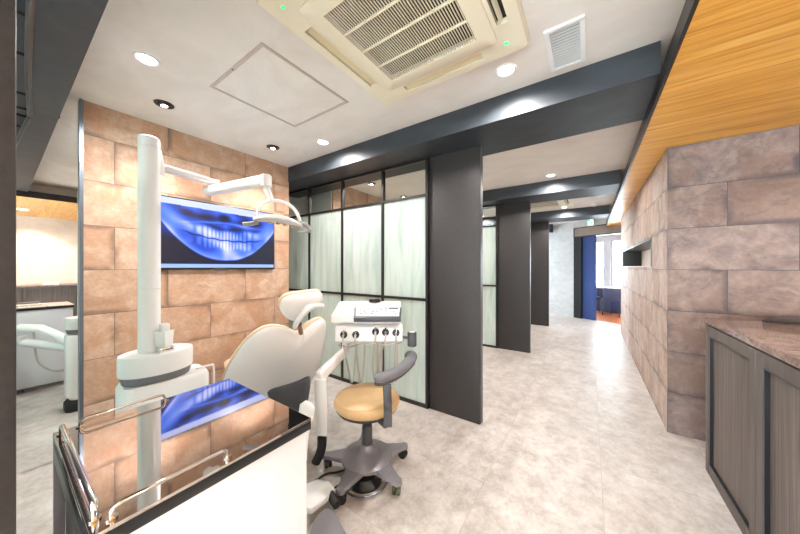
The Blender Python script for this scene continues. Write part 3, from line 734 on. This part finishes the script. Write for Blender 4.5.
m = MB(); m.hexa(bar(al(163, 168, 1.45), j1, 0.022, 0.019, 0.022, 0.018), 0.009, 3); m.build('lower_arm', white_m, lamp)
m = MB(); m.cyl(j1b - Vector((0, 0, 0.03)), j1 + Vector((0, 0, 0.02)), 0.022, seg=20); m.build('elbow', white_m, lamp)
st = al(205.5, 191.5, 1.66)
m = MB(); m.hexa(bar(st, j2, 0.026, 0.026, 0.032, 0.032), 0.012, 3); m.build('upper_arm', white_m, lamp)
m = MB(); m.cyl(j2 - Vector((0, 0, 0.045)), j2 + Vector((0, 0, 0.035)), 0.034, 0.034, 24, 0.006); m.build('wrist', white_m, lamp)
m = MB(); m.tube([al(266, 188, 1.60), al(268.5, 194, 1.59), al(272, 201, 1.58)], 0.020, 14, 1.0, None, [1.15, 0.95, 0.8]); m.build('stem', white_m, lamp)
m = MB(); m.tube(spline([al(260, 221, 1.60), al(257.5, 212, 1.60), al(262, 204, 1.59), al(272, 200.5, 1.58), al(284, 202.5, 1.60), al(294, 209, 1.62), al(299, 218, 1.64), al(300, 224, 1.65)], 6), 0.0075, 10, 1.6); m.build('yoke', white_m, lamp)
# reflector head: a long curved wing
m = MB(); rs = []
for i in range(13):
    f_ = i / 12; u = 254 + (302 - 254) * f_; vv = 217.5 + 6.5 * f_ + 3.5 * (2 * f_ - 1) ** 2 - 1; hh = 0.5 + 0.5 * math.sin(PI * min(max(f_, 0.06), 0.94))
    c = al(u, vv, 1.58 + 0.07 * f_); ax = (al(302, 224, 1.65) - al(254, 218, 1.58)).normalized(); nn = Vector((0, 0, 1)); sd_ = ax.cross(nn).normalized()
    rs.append([m.bm.verts.new(c + sd_ * (0.055 * hh * math.cos(a)) + nn * ((0.032 if math.sin(a) > 0 else 0.022) * hh * math.sin(a))) for a in [2 * PI * k / 16 for k in range(16)]])
m.skin(rs); head = m.build('lamp_head', plain('lamp_head_grey', srgb(206, 204, 204), 0.35), lamp)
m = MB()
for f_ in (0.35, 0.5, 0.65, 0.8):
    c = al(254 + 48 * f_, 217.5 + 6.5 * f_ + 3.5 * (2 * f_ - 1) ** 2, 1.58 + 0.07 * f_) - Vector((0, 0, 0.012)); m.cyl(c, c - Vector((0, 0, 0.012)), 0.014, 0.011, 14)
m.build('lenses', plain('lens_tan', srgb(186, 168, 150), 0.2), head)
m = MB(); m.tube(spline([al(258, 222, 1.58), al(252, 223.5, 1.57), al(243, 224.5, 1.56)], 4), 0.010, 10, 1.4); m.build('handle', plain('handle_grey', srgb(170, 172, 178), 0.4), lamp)
m = MB(); m.tube(spline([al(297, 222, 1.64), al(305, 224.5, 1.65), al(311.5, 231, 1.66)], 4), 0.011, 10, 1.4); m.tube([al(298, 231.5, 1.65), al(311, 231.5, 1.66)], 0.010, 10, 0.9); m.build('handle', MATS['handle_grey'], lamp)

# ================================================================= patient chair
S = 0.88
K, YAW = 1.2, -0.3
cy_, sy_ = math.cos(YAW), math.sin(YAW)
O = Vector((-2.0 * S, 1.1 * S, CAMH - 0.78 * S))
NRM = Vector((K * cy_, K * sy_, -1)).normalized()     # towards the viewer, downwards
def chp(u, vv, off=0.0):
    r = at(u, vv, 1.0) - Vector((0, 0, CAMH)); o_ = O + NRM * off
    t = (o_ - Vector((0, 0, CAMH))).dot(NRM) / r.dot(NRM); return Vector((0, 0, CAMH)) + r * t
chair = thing('dental_chair', 'white reclining dental chair with beige cushions, seen from behind', 'dental chair', (-1.6, 1.05, 0))
bo = [(222, 392), (223, 381), (228, 368), (236, 354), (246, 341), (257, 332), (265, 328), (273, 326.5), (280, 327), (287, 328.5), (294, 332), (300, 334.5), (305, 332), (309, 327), (315, 322), (322, 318.5), (326, 321), (326, 328), (324, 342), (321, 358), (317, 370), (312, 380), (303, 392), (288, 402), (268, 408), (245, 406), (230, 401)]
m = MB(); m.dome(chaikin([chp(*p) for p in bo], 1), NRM, 0.05, 0.02, 7, 5); m.build('backrest_shell', white_m, chair)
cc = sum((Vector((a, b)) for a, b in bo), Vector((0, 0))) / len(bo)
bo2 = [tuple(cc + (Vector(p) - cc) * 1.0 + Vector((-1.6, -1.2))) for p in bo]
m = MB(); m.dome(chaikin([chp(*p, -0.028) for p in bo2], 1), NRM, 0.012, 0.055, 7, 5); m.build('backrest_cushion', tanc_m, chair)
hb = [(279.5, 309), (280, 302), (284, 297.5), (292, 295), (303, 294), (314, 292.5), (322, 292), (323, 298), (319, 304), (311, 309), (304, 315), (297, 320), (289, 319.5), (283, 315)]
m = MB(); m.dome(chaikin([chp(*p, -0.02) for p in hb], 1), NRM, 0.035, 0.02, 6, 3.5); m.build('headrest_shell', white_m, chair)
m = MB(); m.dome(chaikin([chp(p[0] - 1.2, p[1] - 1.8, -0.05) for p in hb], 1), NRM, 0.01, 0.045, 6, 3.5); m.build('headrest_cushion', tanc_m, chair)
m = MB(); m.tube(spline([chp(322, 306, 0.0), chp(311, 306, 0.02), chp(304, 312, 0.035), chp(297, 322, 0.035), chp(295, 326, 0.02)], 5), 0.019, 12, 0.8); m.build('headrest_bracket', white_m, chair)
m = MB(); m.tube([chp(299, 324, 0.015), chp(301, 333, 0.005)], 0.015, 10); m.build('headrest_post', plain('bronze_post', srgb(150, 120, 96), 0.3, 0.6), chair)
m = MB(); p = chp(310, 328.5, 0.0); m.cyl(p + NRM * 0.02, p + NRM * 0.032, 0.007, seg=14); m.build('lock_knob', blackp_m, chair)
m = MB(); m.dome(chaikin([at(*p, 1.70) for p in ((266, 394), (270, 389), (284, 385), (297, 381), (308, 375.5), (311, 377), (310, 390), (308, 402), (302, 411), (290, 414), (276, 408))], 1), at(290, 395, 1) - at(290, 395, 2), 0.03, 0.10, 6, 5); m.build('hinge_cover', greyd_m, chair)
AX = Vector((-cy_, -sy_, 0))   # towards the feet
SDV = Vector((-sy_ * 1.0, cy_, 0))
CB = Vector((-1.42, 0.99, 0))
def C(a, b, z): p_ = CB + AX * a + SDV * b; return Vector((p_.x, p_.y, z))
def rb(m, a0, a1, w, r, zs):
    rs = []
    for z, e in zs:
        pts = []
        for px_, py_, _ in rsq((a0 + a1) / 2, 0, (a1 - a0) / 2 + e, w / 2 + e, r, 0): pts.append(m.bm.verts.new(C(px_, py_, z)))
        rs.append(pts)
    return m.skin(rs)
m = MB(); rb(m, 0.62, 1.0, 0.50, 0.08, ((0.39, -0.02), (0.41, 0), (0.45, 0), (0.47, -0.02))); rb(m, 1.001, 1.50, 0.42, 0.1, ((0.38, -0.02), (0.40, 0), (0.43, 0), (0.45, -0.02))); m.build('seat_cushion', tanc_m, chair)
m = MB(); rb(m, 0.50, 1.0, 0.50, 0.08, ((0.29, -0.05), (0.33, 0), (0.38, 0), (0.389, -0.01))); rb(m, 1.001, 1.50, 0.40, 0.1, ((0.32, -0.03), (0.345, 0), (0.378, 0))); m.build('seat_shell', white_m, chair)
m = MB(); rb(m, 0.40, 0.85, 0.28, 0.09, ((0.06, 0.03), (0.10, 0.02), (0.25, 0), (0.30, 0.0))); m.build('pedestal', white_m, chair)
m = MB(); rb(m, 0.22, 1.1, 0.34, 0.06, ((0.002, 0), (0.05, 0), (0.062, -0.012))); m.build('base_plate', white_m, chair)
m = MB(); m.dome([at(u, vv, 1.55) for u, vv in ((300, 404), (306, 400), (312, 403), (315, 408), (314, 416), (310, 426), (309, 440), (306, 462), (298, 470), (294, 440))], at(305, 430, 1.0) - at(305, 430, 2.0), 0.03, 0.2, 6, 5); m.build('rear_cover', white_m, chair)
# delivery arm column and foot
arm = MB(); arm.hexa([at(315.5, 436, 1.74), at(327.5, 437, 1.70), at(329, 434, 1.78), at(317, 433, 1.82), at(314.5, 379, 1.74), at(326, 379, 1.70), at(327, 377, 1.78), at(316, 377, 1.82)], 0.01, 3); arm.build('arm_column', white_m, chair)
bt = MB(); bt.tube(spline([at(322, 437, 1.77), at(322, 444, 1.77), at(320.5, 452, 1.77), at(316, 462, 1.77)], 5), 0.031, 14, 0.9, None, None); bt.build('bellows', rubber_m, chair)
# foot pedal
pd = [(312, 524), (319, 513), (326, 508), (332, 509), (337, 517), (348, 536), (356, 552), (312, 556), (308, 540)]
fp = thing('foot_pedal', 'grey angular foot pedal on the floor below the stool, cut by the picture edge', 'foot pedal', on_z(328, 530, 0.0))
m = MB(); m.prism([on_z(u, vv, 0.075) for u, vv in pd], (0, 0, -0.022), 0.004); m.build('pedal_plate', greym_m, fp)
m = MB(); m.prism([on_z(u, vv, 0.052) for u, vv in ((314, 530), (322, 518), (330, 518), (340, 540), (345, 560), (316, 560))], (0, 0, -0.051)); m.build('pedal_base', greyd_m, fp)
jb = thing('junction_box', 'white floor connection housing between the cart and the stool', 'connection box', on_z(318, 498, 0.0))
m = MB(); m.prism([on_z(u, vv, 0.10) for u, vv in ((303, 484), (318, 478), (329, 480), (335, 487), (327, 497), (312, 508), (303, 508))], (0, 0, -0.037), 0.012); m.build('housing', white_m, jb)
m = MB(); m.tube([on_z(329, 492, 0.078), on_z(337, 505, 0.07)], 0.022, 14); m.build('roller', rubber_m, jb)

# ================================================================= delivery unit
du = thing('delivery_unit', 'white dental instrument console with five handpieces beside the chair', 'instrument console', lat(-0.22, 2.05, 0.95))
def sect(m, prof, a0, a1, bev=0.0):
    return m.prism([lat(a0, d, z) for d, z in prof], Vector((CS, SN, 0)) * (a1 - a0), bev)
m = MB(); sect(m, [(1.90, 0.945), (1.888, 0.96), (1.895, 0.996), (1.92, 1.004), (2.04, 1.031), (2.14, 1.060), (2.20, 1.058), (2.22, 0.98), (2.18, 0.945)], -0.475, 0.008, 0.010); m.build('console_body', white_m, du)
m = MB(); m.hexa([lat(a, d, z) for a, d, z in ((-0.312, 1.865, 0.958), (0.006, 1.865, 0.958), (0.012, 2.04, 1.02), (-0.335, 2.04, 1.02), (-0.312, 1.865, 0.990), (0.006, 1.865, 0.990), (0.012, 2.04, 1.035), (-0.335, 2.04, 1.035))], 0.004); m.build('control_bezel', greyd_m, du)
m = MB(); m.hexa([lat(a, d, z) for a, d, z in ((-0.302, 1.885, 0.990), (-0.006, 1.885, 0.990), (0.0, 2.028, 1.0268), (-0.323, 2.028, 1.0268), (-0.302, 1.885, 1.0005), (-0.006, 1.885, 1.0005), (0.0, 2.028, 1.0373), (-0.323, 2.028, 1.0373))]); cp = m.build('control_panel', plain('panel_grey_white', srgb(222, 224, 232), 0.35), du)
m = MB()
def pt(a, f_, h=0.0): return lat(a, 1.885 + 0.143 * f_, 1.0008 + 0.0368 * f_ + h)
spots_ = [(-0.285 + 0.03 * i, 0.72, 0.0065) for i in range(6)] + [(a, f_, 0.0075) for a, f_ in ((-0.27, 0.2), (-0.235, 0.25), (-0.25, 0.4), (-0.195, 0.2), (-0.19, 0.45), (-0.16, 0.45), (-0.10, 0.5), (-0.10, 0.8), (-0.06, 0.25), (-0.045, 0.42), (-0.03, 0.2), (-0.012, 0.25))]
m.bm.free(); bt_m = plain('button_slate', srgb(70, 74, 100), 0.4)
for a, f_, r_ in spots_:
    c = pt(a, f_); MB().cyl(c, c + Vector((0, 0, 0.002)), r_, seg=10).build('button', bt_m, cp)
m = MB(); m.hexa([pt(a, f_, h) for h in (0.0, 0.0015) for a, f_ in ((-0.08, 0.72), (-0.012, 0.72), (-0.012, 0.9), (-0.08, 0.9))]); m.build('display', plain('display_slate', srgb(84, 86, 104), 0.3), cp)
m = MB(); m.lathe(lat(-0.195, 2.14, 1.062), [(0.045, 0.0), (0.045, 0.012), (0.036, 0.022), (0.012, 0.024)], 20, 1.0, 0.6, TH); m.build('top_knob', blackp_m, du)
m = MB(); sect(m, [(1.90, 0.812), (1.862, 0.83), (1.872, 0.918), (1.90, 0.930), (1.98, 0.930), (1.98, 0.82)], -0.440, 0.018, 0.008); m.build('instrument_rail', white_m, du)
m = MB(); m.box(0, 0.001, 0, 0.001, 0, 0.001) if False else None
m.hexa([lat(a, d, z) for z in (0.925, 0.955) for a, d in ((-0.36, 1.95), (-0.06, 1.95), (-0.06, 2.1), (-0.36, 2.1))]); m.build('neck', whitem_m, du)
hp = [(343.5, 335), (355.6, 335), (375.5, 332), (385.5, 332.5), (396, 333)]
hends = [345.5, 355.8, 371.5, 376.5, 395]
for (u, vv), ue in zip(hp, hends):
    a = at(u, vv, 1.855); fw = Vector((-SN, CS, 0))
    m = MB(); m.cyl(a, a + fw * 0.02, 0.024, 0.024, 20, 0.003); h_ = m.build('handpiece', blackp_m, du)
    m = MB(); m.cyl(a - fw * 0.020 + Vector((0, 0, -0.004)), a + fw * 0.0, 0.008, 0.011, 14); m.cyl(a - fw * 0.014 + Vector((0.003, 0, 0.01)), a - fw * 0.010 + Vector((0.003, 0, 0.035)), 0.005, seg=8); m.build('chrome_tip', chrome_m, h_)
    m = MB(); l = (ue - 400) / F * 1.9; la = (u - 400) / F * 1.86
    m.tube(spline([a - fw * 0.012, a + Vector((0, 0, -0.04)) - fw * 0.012, lat((l + la) / 2 , 1.90, 0.74), lat(l, 2.0, 0.60), lat(l + 0.005, 2.055, 0.50), lat(l + 0.012, 2.095, 0.46), lat(l + 0.02, 2.13, 0.52), lat(l * 0.9 + 0.005, 2.14, 0.82), lat(l * 0.85, 2.14, 0.95)], 6), 0.0062, 8); m.build('hose', hose_m, h_)
m = MB(); m.tube(spline([at(404, 339, 1.87), at(398, 343.5, 1.86), at(380, 345, 1.85), at(362, 343.5, 1.85), at(350, 347, 1.85), at(338, 345, 1.86)], 5), 0.0035, 8); m.build('guide_wire', steel_m, du)
cu = MB(); cp0 = at(412, 346, 1.88)
cu.lathe(cp0, [(0.028, 0.0), (0.031, 0.004), (0.031, 0.094), (0.028, 0.098), (0.024, 0.098), (0.024, 0.09)], 24); cu.build('cup_holder', greyd_m, du)
m = MB(); m.tube([at(402, 337, 1.89), at(409, 338, 1.88)], 0.010, 10); m.build('holder_arm', greyd_m, du)
m = MB(); m.cyl(cp0 + Vector((0, 0, 0.088)), cp0 + Vector((0, 0, 0.0955)), 0.0238, seg=20); m.build('white_cup', white_m, du)
m = MB(); pa, pb = at(319, 377, 1.76), at(346, 350, 2.02)
m.hexa(bar(pa, pb, 0.026, 0.036, 0.024, 0.026), 0.012, 3); m.build('swing_arm', white_m, du)
m = MB(); m.cyl(at(345, 352, 2.02), lat(-0.385, 2.05, 0.951), 0.028, seg=20); m.build('pivot', whitem_m, du)

# ================================================================= stool
SX, SY = -1.198, 1.368
stl = thing('dental_stool', 'tan round-seat operator stool with grey curved backrest and five casters', 'stool', (SX, SY, 0))
m = MB(); m.lathe((SX, SY, 0), [(0.60, 0.427), (0.93, 0.433), (1.0, 0.455), (1.0, 0.473), (0.95, 0.493), (0.8, 0.507), (0.5, 0.512), (0.15, 0.509)], 48, 0.212, 0.212); m.build('seat', tan_m, stl)
m = MB(); m.lathe((SX, SY, 0), [(0.5, 0.41), (0.9, 0.415), (0.95, 0.432), (0.6, 0.4325)], 40, 0.212, 0.212); m.build('seat_pan', greyd_m, stl)
m = MB(); m.cyl((SX, SY, 0.13), (SX, SY, 0.30), 0.036, 0.033, 24); m.cyl((SX, SY, 0.30), (SX, SY, 0.411), 0.026, 0.024, 20); m.build('gas_column', greyd_m, stl)
m = MB(); m.lathe((SX, SY, 0), [(0.9, 0.08), (1.0, 0.09), (1.0, 0.108), (0.88, 0.120), (0.45, 0.145), (0.28, 0.17), (0.24, 0.185)], 40, 0.165, 0.165); m.build('hub', greym_m, stl)
for k in range(5):
    a = math.radians(207 + 72 * k); dx, dy = math.cos(a), math.sin(a); nx_, ny_ = -dy, dx
    def L(r, s, z): return (SX + dx * r + nx_ * s, SY + dy * r + ny_ * s, z)
    m = MB(); m.hexa([L(0.10, -0.072, 0.078), L(0.10, 0.072, 0.078), L(0.275, 0.028, 0.066), L(0.275, -0.028, 0.066), L(0.10, -0.066, 0.116), L(0.10, 0.066, 0.116), L(0.275, 0.024, 0.090), L(0.275, -0.024, 0.090)], 0.007, 3)
    m.cyl(L(0.275, 0, 0.066), L(0.275, 0, 0.090), 0.029, 0.025, 16); lg = m.build('leg', greym_m, stl)
    m = MB(); ca_ = a + 0.6; wx, wy = math.cos(ca_), math.sin(ca_); c0 = Vector(L(0.268, 0, 0.0285))
    for s in (-1, 1): m.cyl(c0 + Vector((wx, wy, 0)) * (s * 0.006), c0 + Vector((wx, wy, 0)) * (s * 0.022), 0.0283, 0.0262, 20)
    m.cyl(c0, c0 + Vector((0, 0, 0.04)), 0.009, seg=10); m.box(c0.x - 0.017, c0.x + 0.017, c0.y - 0.017, c0.y + 0.017, 0.036, 0.062, 0.006); m.build('caster', green_m if k == 2 else rubber_m, lg)
# back post and curved torso rest
pb0, pb1 = at(388, 412, 1.58), at(387, 384, 1.585)
m = MB(); w_ = Vector((CS, SN, 0)) * 0.024; t_ = Vector((-SN, CS, 0)) * 0.008
m.hexa([pb0 - w_ - t_, pb0 + w_ - t_, pb0 + w_ + t_, pb0 - w_ + t_, pb1 - w_ - t_, pb1 + w_ - t_, pb1 + w_ + t_, pb1 - w_ + t_], 0.004); m.build('back_post', greyd_m, stl)
pm = Vector((SX + 0.06, SY - 0.03, 0.417)); pe = Vector((pb0.x, pb0.y, 0.51)); pe2 = Vector((pb0.x, pb0.y, 0.42))
m = MB(); m.hexa(bar(pm, pe2, 0.028, 0.006, 0.024, 0.006), 0.003); m.hexa([pe2 - w_ - t_, pe2 + w_ - t_, pe2 + w_ + t_, pe2 - w_ + t_, pe - w_ - t_, pe + w_ - t_, pe + w_ + t_, pe - w_ + t_]); m.build('post_bracket', greyd_m, stl)
path = spline([at(374.5, 378, 1.56), at(384, 377, 1.57), at(397, 371.5, 1.64), at(406, 364.5, 1.72), at(412, 357.5, 1.81), at(411, 355, 1.88), at(407, 356, 1.93)], 5)
n = len(path); tp = [0.55, 0.8, 0.92] + [1.0] * (n - 6) + [0.92, 0.8, 0.55]
m = MB(); m.tube([p + Vector((0, 0, 0.0)) for p in path], 0.034, 16, 0.85, (0, 0, 1), tp); m.build('torso_rest', greyp_m, stl)
m = MB(); m.tube([p - Vector((0, 0, 0.026)) for p in path[:-8]], 0.026, 14, 0.7, (0, 0, 1), tp[:n - 8 - 3] + [0.9, 0.8, 0.5]); m.build('rest_shell', greyd_m, stl)

# foot controller below the stool
fc = thing('foot_controller', 'round black foot controller with a wire ring under the stool', 'foot control', (-1.155, 1.30, 0))
m = MB(); m.lathe((-1.155, 1.30, 0), [(1.0, 0.001), (1.0, 0.015), (0.8, 0.035), (0.72, 0.05), (0.4, 0.056)], 32, 0.105, 0.105); m.build('pedal_disc', blackp_m, fc)
m = MB(); m.tube([(-1.155 + 0.145 * math.cos(a), 1.30 + 0.145 * math.sin(a), 0.018) for a in [2 * PI * i / 36 for i in range(36)]], 0.006, 8, close=True)
for a in (0.4, 2.5, 4.6): m.tube([(-1.155 + 0.1 * math.cos(a), 1.30 + 0.1 * math.sin(a), 0.014), (-1.155 + 0.145 * math.cos(a), 1.30 + 0.145 * math.sin(a), 0.018)], 0.004, 6)
m.build('guard_ring', steel_m, fc)
m = MB(); m.tube(spline([(-1.29, 1.34, 0.008), on_z(338, 472, 0.008), on_z(326, 474, 0.008), on_z(314, 482, 0.008), on_z(300, 492, 0.0075)], 6), 0.0065, 8)
tag(m.build('control_cable', rubber_m), 'black cable on the floor curving from under the stool toward the chair base', 'cable', 'floor cables')
m = MB(); m.tube(spline([on_z(341, 484, 0.008), on_z(334, 488, 0.008), on_z(328, 493, 0.008)], 6), 0.0055, 8)
tag(m.build('control_cable', rubber_m), 'short black cable end beside the nearer left stool caster', 'cable', 'floor cables')

# ================================================================= foreground cart
CX0, CX1, CY0, CY1 = -1.148, -0.655, 0.083, 0.508
ct = thing('instrument_cart', 'white cabinet in the foreground with a mirror-polished top and chrome rails', 'cabinet', ((CX0 + CX1) / 2, (CY0 + CY1) / 2, 0))
MB().box(CX0 + 0.012, CX1 - 0.008, CY0 + 0.02, CY1 - 0.008, 0.05, 0.868, 0.004).build('body', plain('cart_laminate', srgb(222, 220, 224), 0.4, 0, 0.01, 5), ct)
MB().box(CX0, CX1, CY0, CY1, 0.8685, 0.893, 0.002).build('top_edge', blackp_m, ct)
MB().box(CX0 + 0.0, CX1 - 0.0, CY0 + 0.0, CY1 - 0.0, 0.8935, 0.900, 0.0012).build('polished_top', mirrortop_m, ct, smooth=False)
m = MB(); m.box(CX0, CX0 + 0.02, CY0, CY0 + 0.019, 0.05, 0.868); m.box(CX1 - 0.03, CX1 - 0.009, CY0, CY0 + 0.019, 0.05, 0.868); m.box(CX0 + 0.02, CX1 - 0.03, CY0 + 0.001, CY0 + 0.019, 0.83, 0.868); m.build('steel_frame', steel_m, ct)
for x in (CX0 + 0.05, CX1 - 0.05):
    for y in (CY0 + 0.06, CY1 - 0.05): MB().lathe((x, y, 0), [(0.024, 0.0005), (0.024, 0.02), (0.012, 0.03), (0.012, 0.0505)], 16).build('foot', steel_m, ct)
def rail(p, q_, h=0.020, r=0.0038):
    p, q_ = Vector(p), Vector(q_); d = (q_ - p).normalized(); z = 0.9003; U = Vector((0, 0, 1)); P_ = Vector((p.x, p.y, z)); Q_ = Vector((q_.x, q_.y, z))
    pts = [P_, P_ + U * (h * 0.55), P_ + U * (h * 0.85) + d * 0.004, P_ + U * h + d * 0.012, Q_ + U * h - d * 0.012, Q_ + U * (h * 0.85) - d * 0.004, Q_ + U * (h * 0.55), Q_]
    m = MB(); m.tube(pts, r, 12)
    for e_ in (P_, Q_): m.cyl(e_, e_ + U * 0.003, 0.0085, seg=16)
    m.build('chrome_rail', chrome_m, ct)
rail((CX0 + 0.03, CY0 + 0.012, 0), (CX1 - 0.04, CY0 + 0.012, 0), 0.026, 0.005)
rail((CX0 + 0.018, CY0 + 0.045, 0), (CX0 + 0.018, CY0 + 0.225, 0))
rail((CX1 - 0.02, 0.112, 0), (CX1 - 0.02, 0.295, 0), 0.02)

# ================================================================= reception counter
RX, RY0, RY1 = 0.625, 1.27, 2.64
rc_ = thing('reception_counter', 'dark ash reception counter with panelled fronts and brown marble top', 'counter', (1.0, 2.0, 0))
MB().box(RX + 0.03, RX + 0.56, RY0, RY1 - 0.004, 0.004, 0.955).build('carcass', ashx_m, rc_)
MB().box(RX - 0.004, RX + 0.60, RY0 - 0.02, RY1 + 0.004, 0.962, 0.997, 0.004).build('stone_top', marble_m, rc_)
MB().box(RX + 0.012, RX + 0.57, RY0, RY1 - 0.008, 0.955, 0.9618).build('shadow_gap', blackp_m, rc_)
def panel_door(y0, y1):
    sw_, z0, z1 = 0.062, 0.004, 0.952
    m = MB(); m.box(RX, RX + 0.029, y0, y0 + sw_, z0, z1, 0.0015); m.box(RX, RX + 0.029, y1 - sw_, y1, z0, z1, 0.0015)
    m.box(RX, RX + 0.029, y0 + sw_, y1 - sw_, z0, z0 + sw_, 0.0015); m.box(RX, RX + 0.029, y0 + sw_, y1 - sw_, z1 - sw_, z1, 0.0015)
    d_ = m.build('front_panel', ashx_m, rc_)
    m = MB(); e = 0.009; a, b, c_, f_ = y0 + sw_, y1 - sw_, z0 + sw_, z1 - sw_
    m.box(RX + 0.002, RX + 0.024, a, a + e, c_, f_); m.box(RX + 0.002, RX + 0.024, b - e, b, c_, f_); m.box(RX + 0.002, RX + 0.024, a + e, b - e, c_, c_ + e); m.box(RX + 0.002, RX + 0.024, a + e, b - e, f_ - e, f_)
    m.build('panel_bead', blackp_m, d_)
    MB().box(RX + 0.018, RX + 0.026, a + e, b - e, c_ + e, f_ - e).build('panel_infill', ash_m, d_)
for a, b in ((1.968, 2.632), (1.29, 1.964)): panel_door(a, b)
ty = MB(); ty.hexa([at(u, vv, d) for u, vv, d in ((764, 322.8, 1.62), (812, 325, 1.55), (822, 321.5, 1.65), (776, 319.2, 1.75), (762, 320.6, 1.62), (812, 322.6, 1.55), (822, 319.2, 1.65), (774, 317.6, 1.75))])
ty.bm.free()
tr = MB(); z0 = 1.003
tp0 = [on_z(762, 321.5, z0), on_z(812, 324.5, z0), on_z(830, 319.6, z0), on_z(780, 317.5, z0)]
for p in tp0: p.z = 0.9975
tr.prism(tp0, (0, 0, 0.014), 0.001)
tray = tr.build('card_tray', blackp_m); tag(tray, 'thin black tray lying on the marble counter top at the right edge', 'tray')
# back cabinet against the beige wall, visible in the mirror
bc = thing('back_cabinet', 'low dark panelled cabinet along the beige wall, seen in the mirror', 'cabinet', (2.4, 0.2, 0))
MB().box(2.13, 2.695, -1.4, 1.9, 0.002, 0.975).build('carcass', ashx_m, bc)
MB().box(2.09, 2.698, -1.42, 1.92, 0.9755, 1.0).build('cabinet_top', marble_m, bc)
for i in range(6):
    y0 = -1.38 + i * 0.545
    m = MB(); m.box(2.11, 2.129, y0, y0 + 0.05, 0.02, 0.965); m.box(2.11, 2.129, y0 + 0.487, y0 + 0.537, 0.02, 0.965); m.box(2.11, 2.129, y0 + 0.05, y0 + 0.487, 0.02, 0.07); m.box(2.11, 2.129, y0 + 0.05, y0 + 0.487, 0.915, 0.965); m.build('door', ashx_m, bc)
bx = MB(); bx.box(2.3, 2.5, 0.50, 0.68, 1.0005, 1.05, 0.006); tag(bx.build('paper_box', white_m), 'small white box on the back cabinet, seen in the mirror', 'box')

# ================================================================= daylight and camera
wd = bpy.data.worlds.new('daylight'); bpy.context.scene.world = wd; wd.use_nodes = True
bg = wd.node_tree.nodes['Background']; bg.inputs['Color'].default_value = (0.80, 0.90, 1.0, 1); bg.inputs['Strength'].default_value = 15
cam = bpy.data.cameras.new('camera'); co = bpy.data.objects.new('camera', cam); col.objects.link(co)
cam.sensor_width = 36; cam.lens = 36 * F / 800; cam.clip_start = 0.02
co.location = (0, 0, CAMH); co.rotation_euler = (PI / 2, 0, TH)
sc = bpy.context.scene; sc.camera = co
sc.view_settings.view_transform = 'Standard'; sc.view_settings.look = 'None'; sc.view_settings.gamma = 1; sc.view_settings.use_curve_mapping = False
sc.view_settings.exposure = 1.18
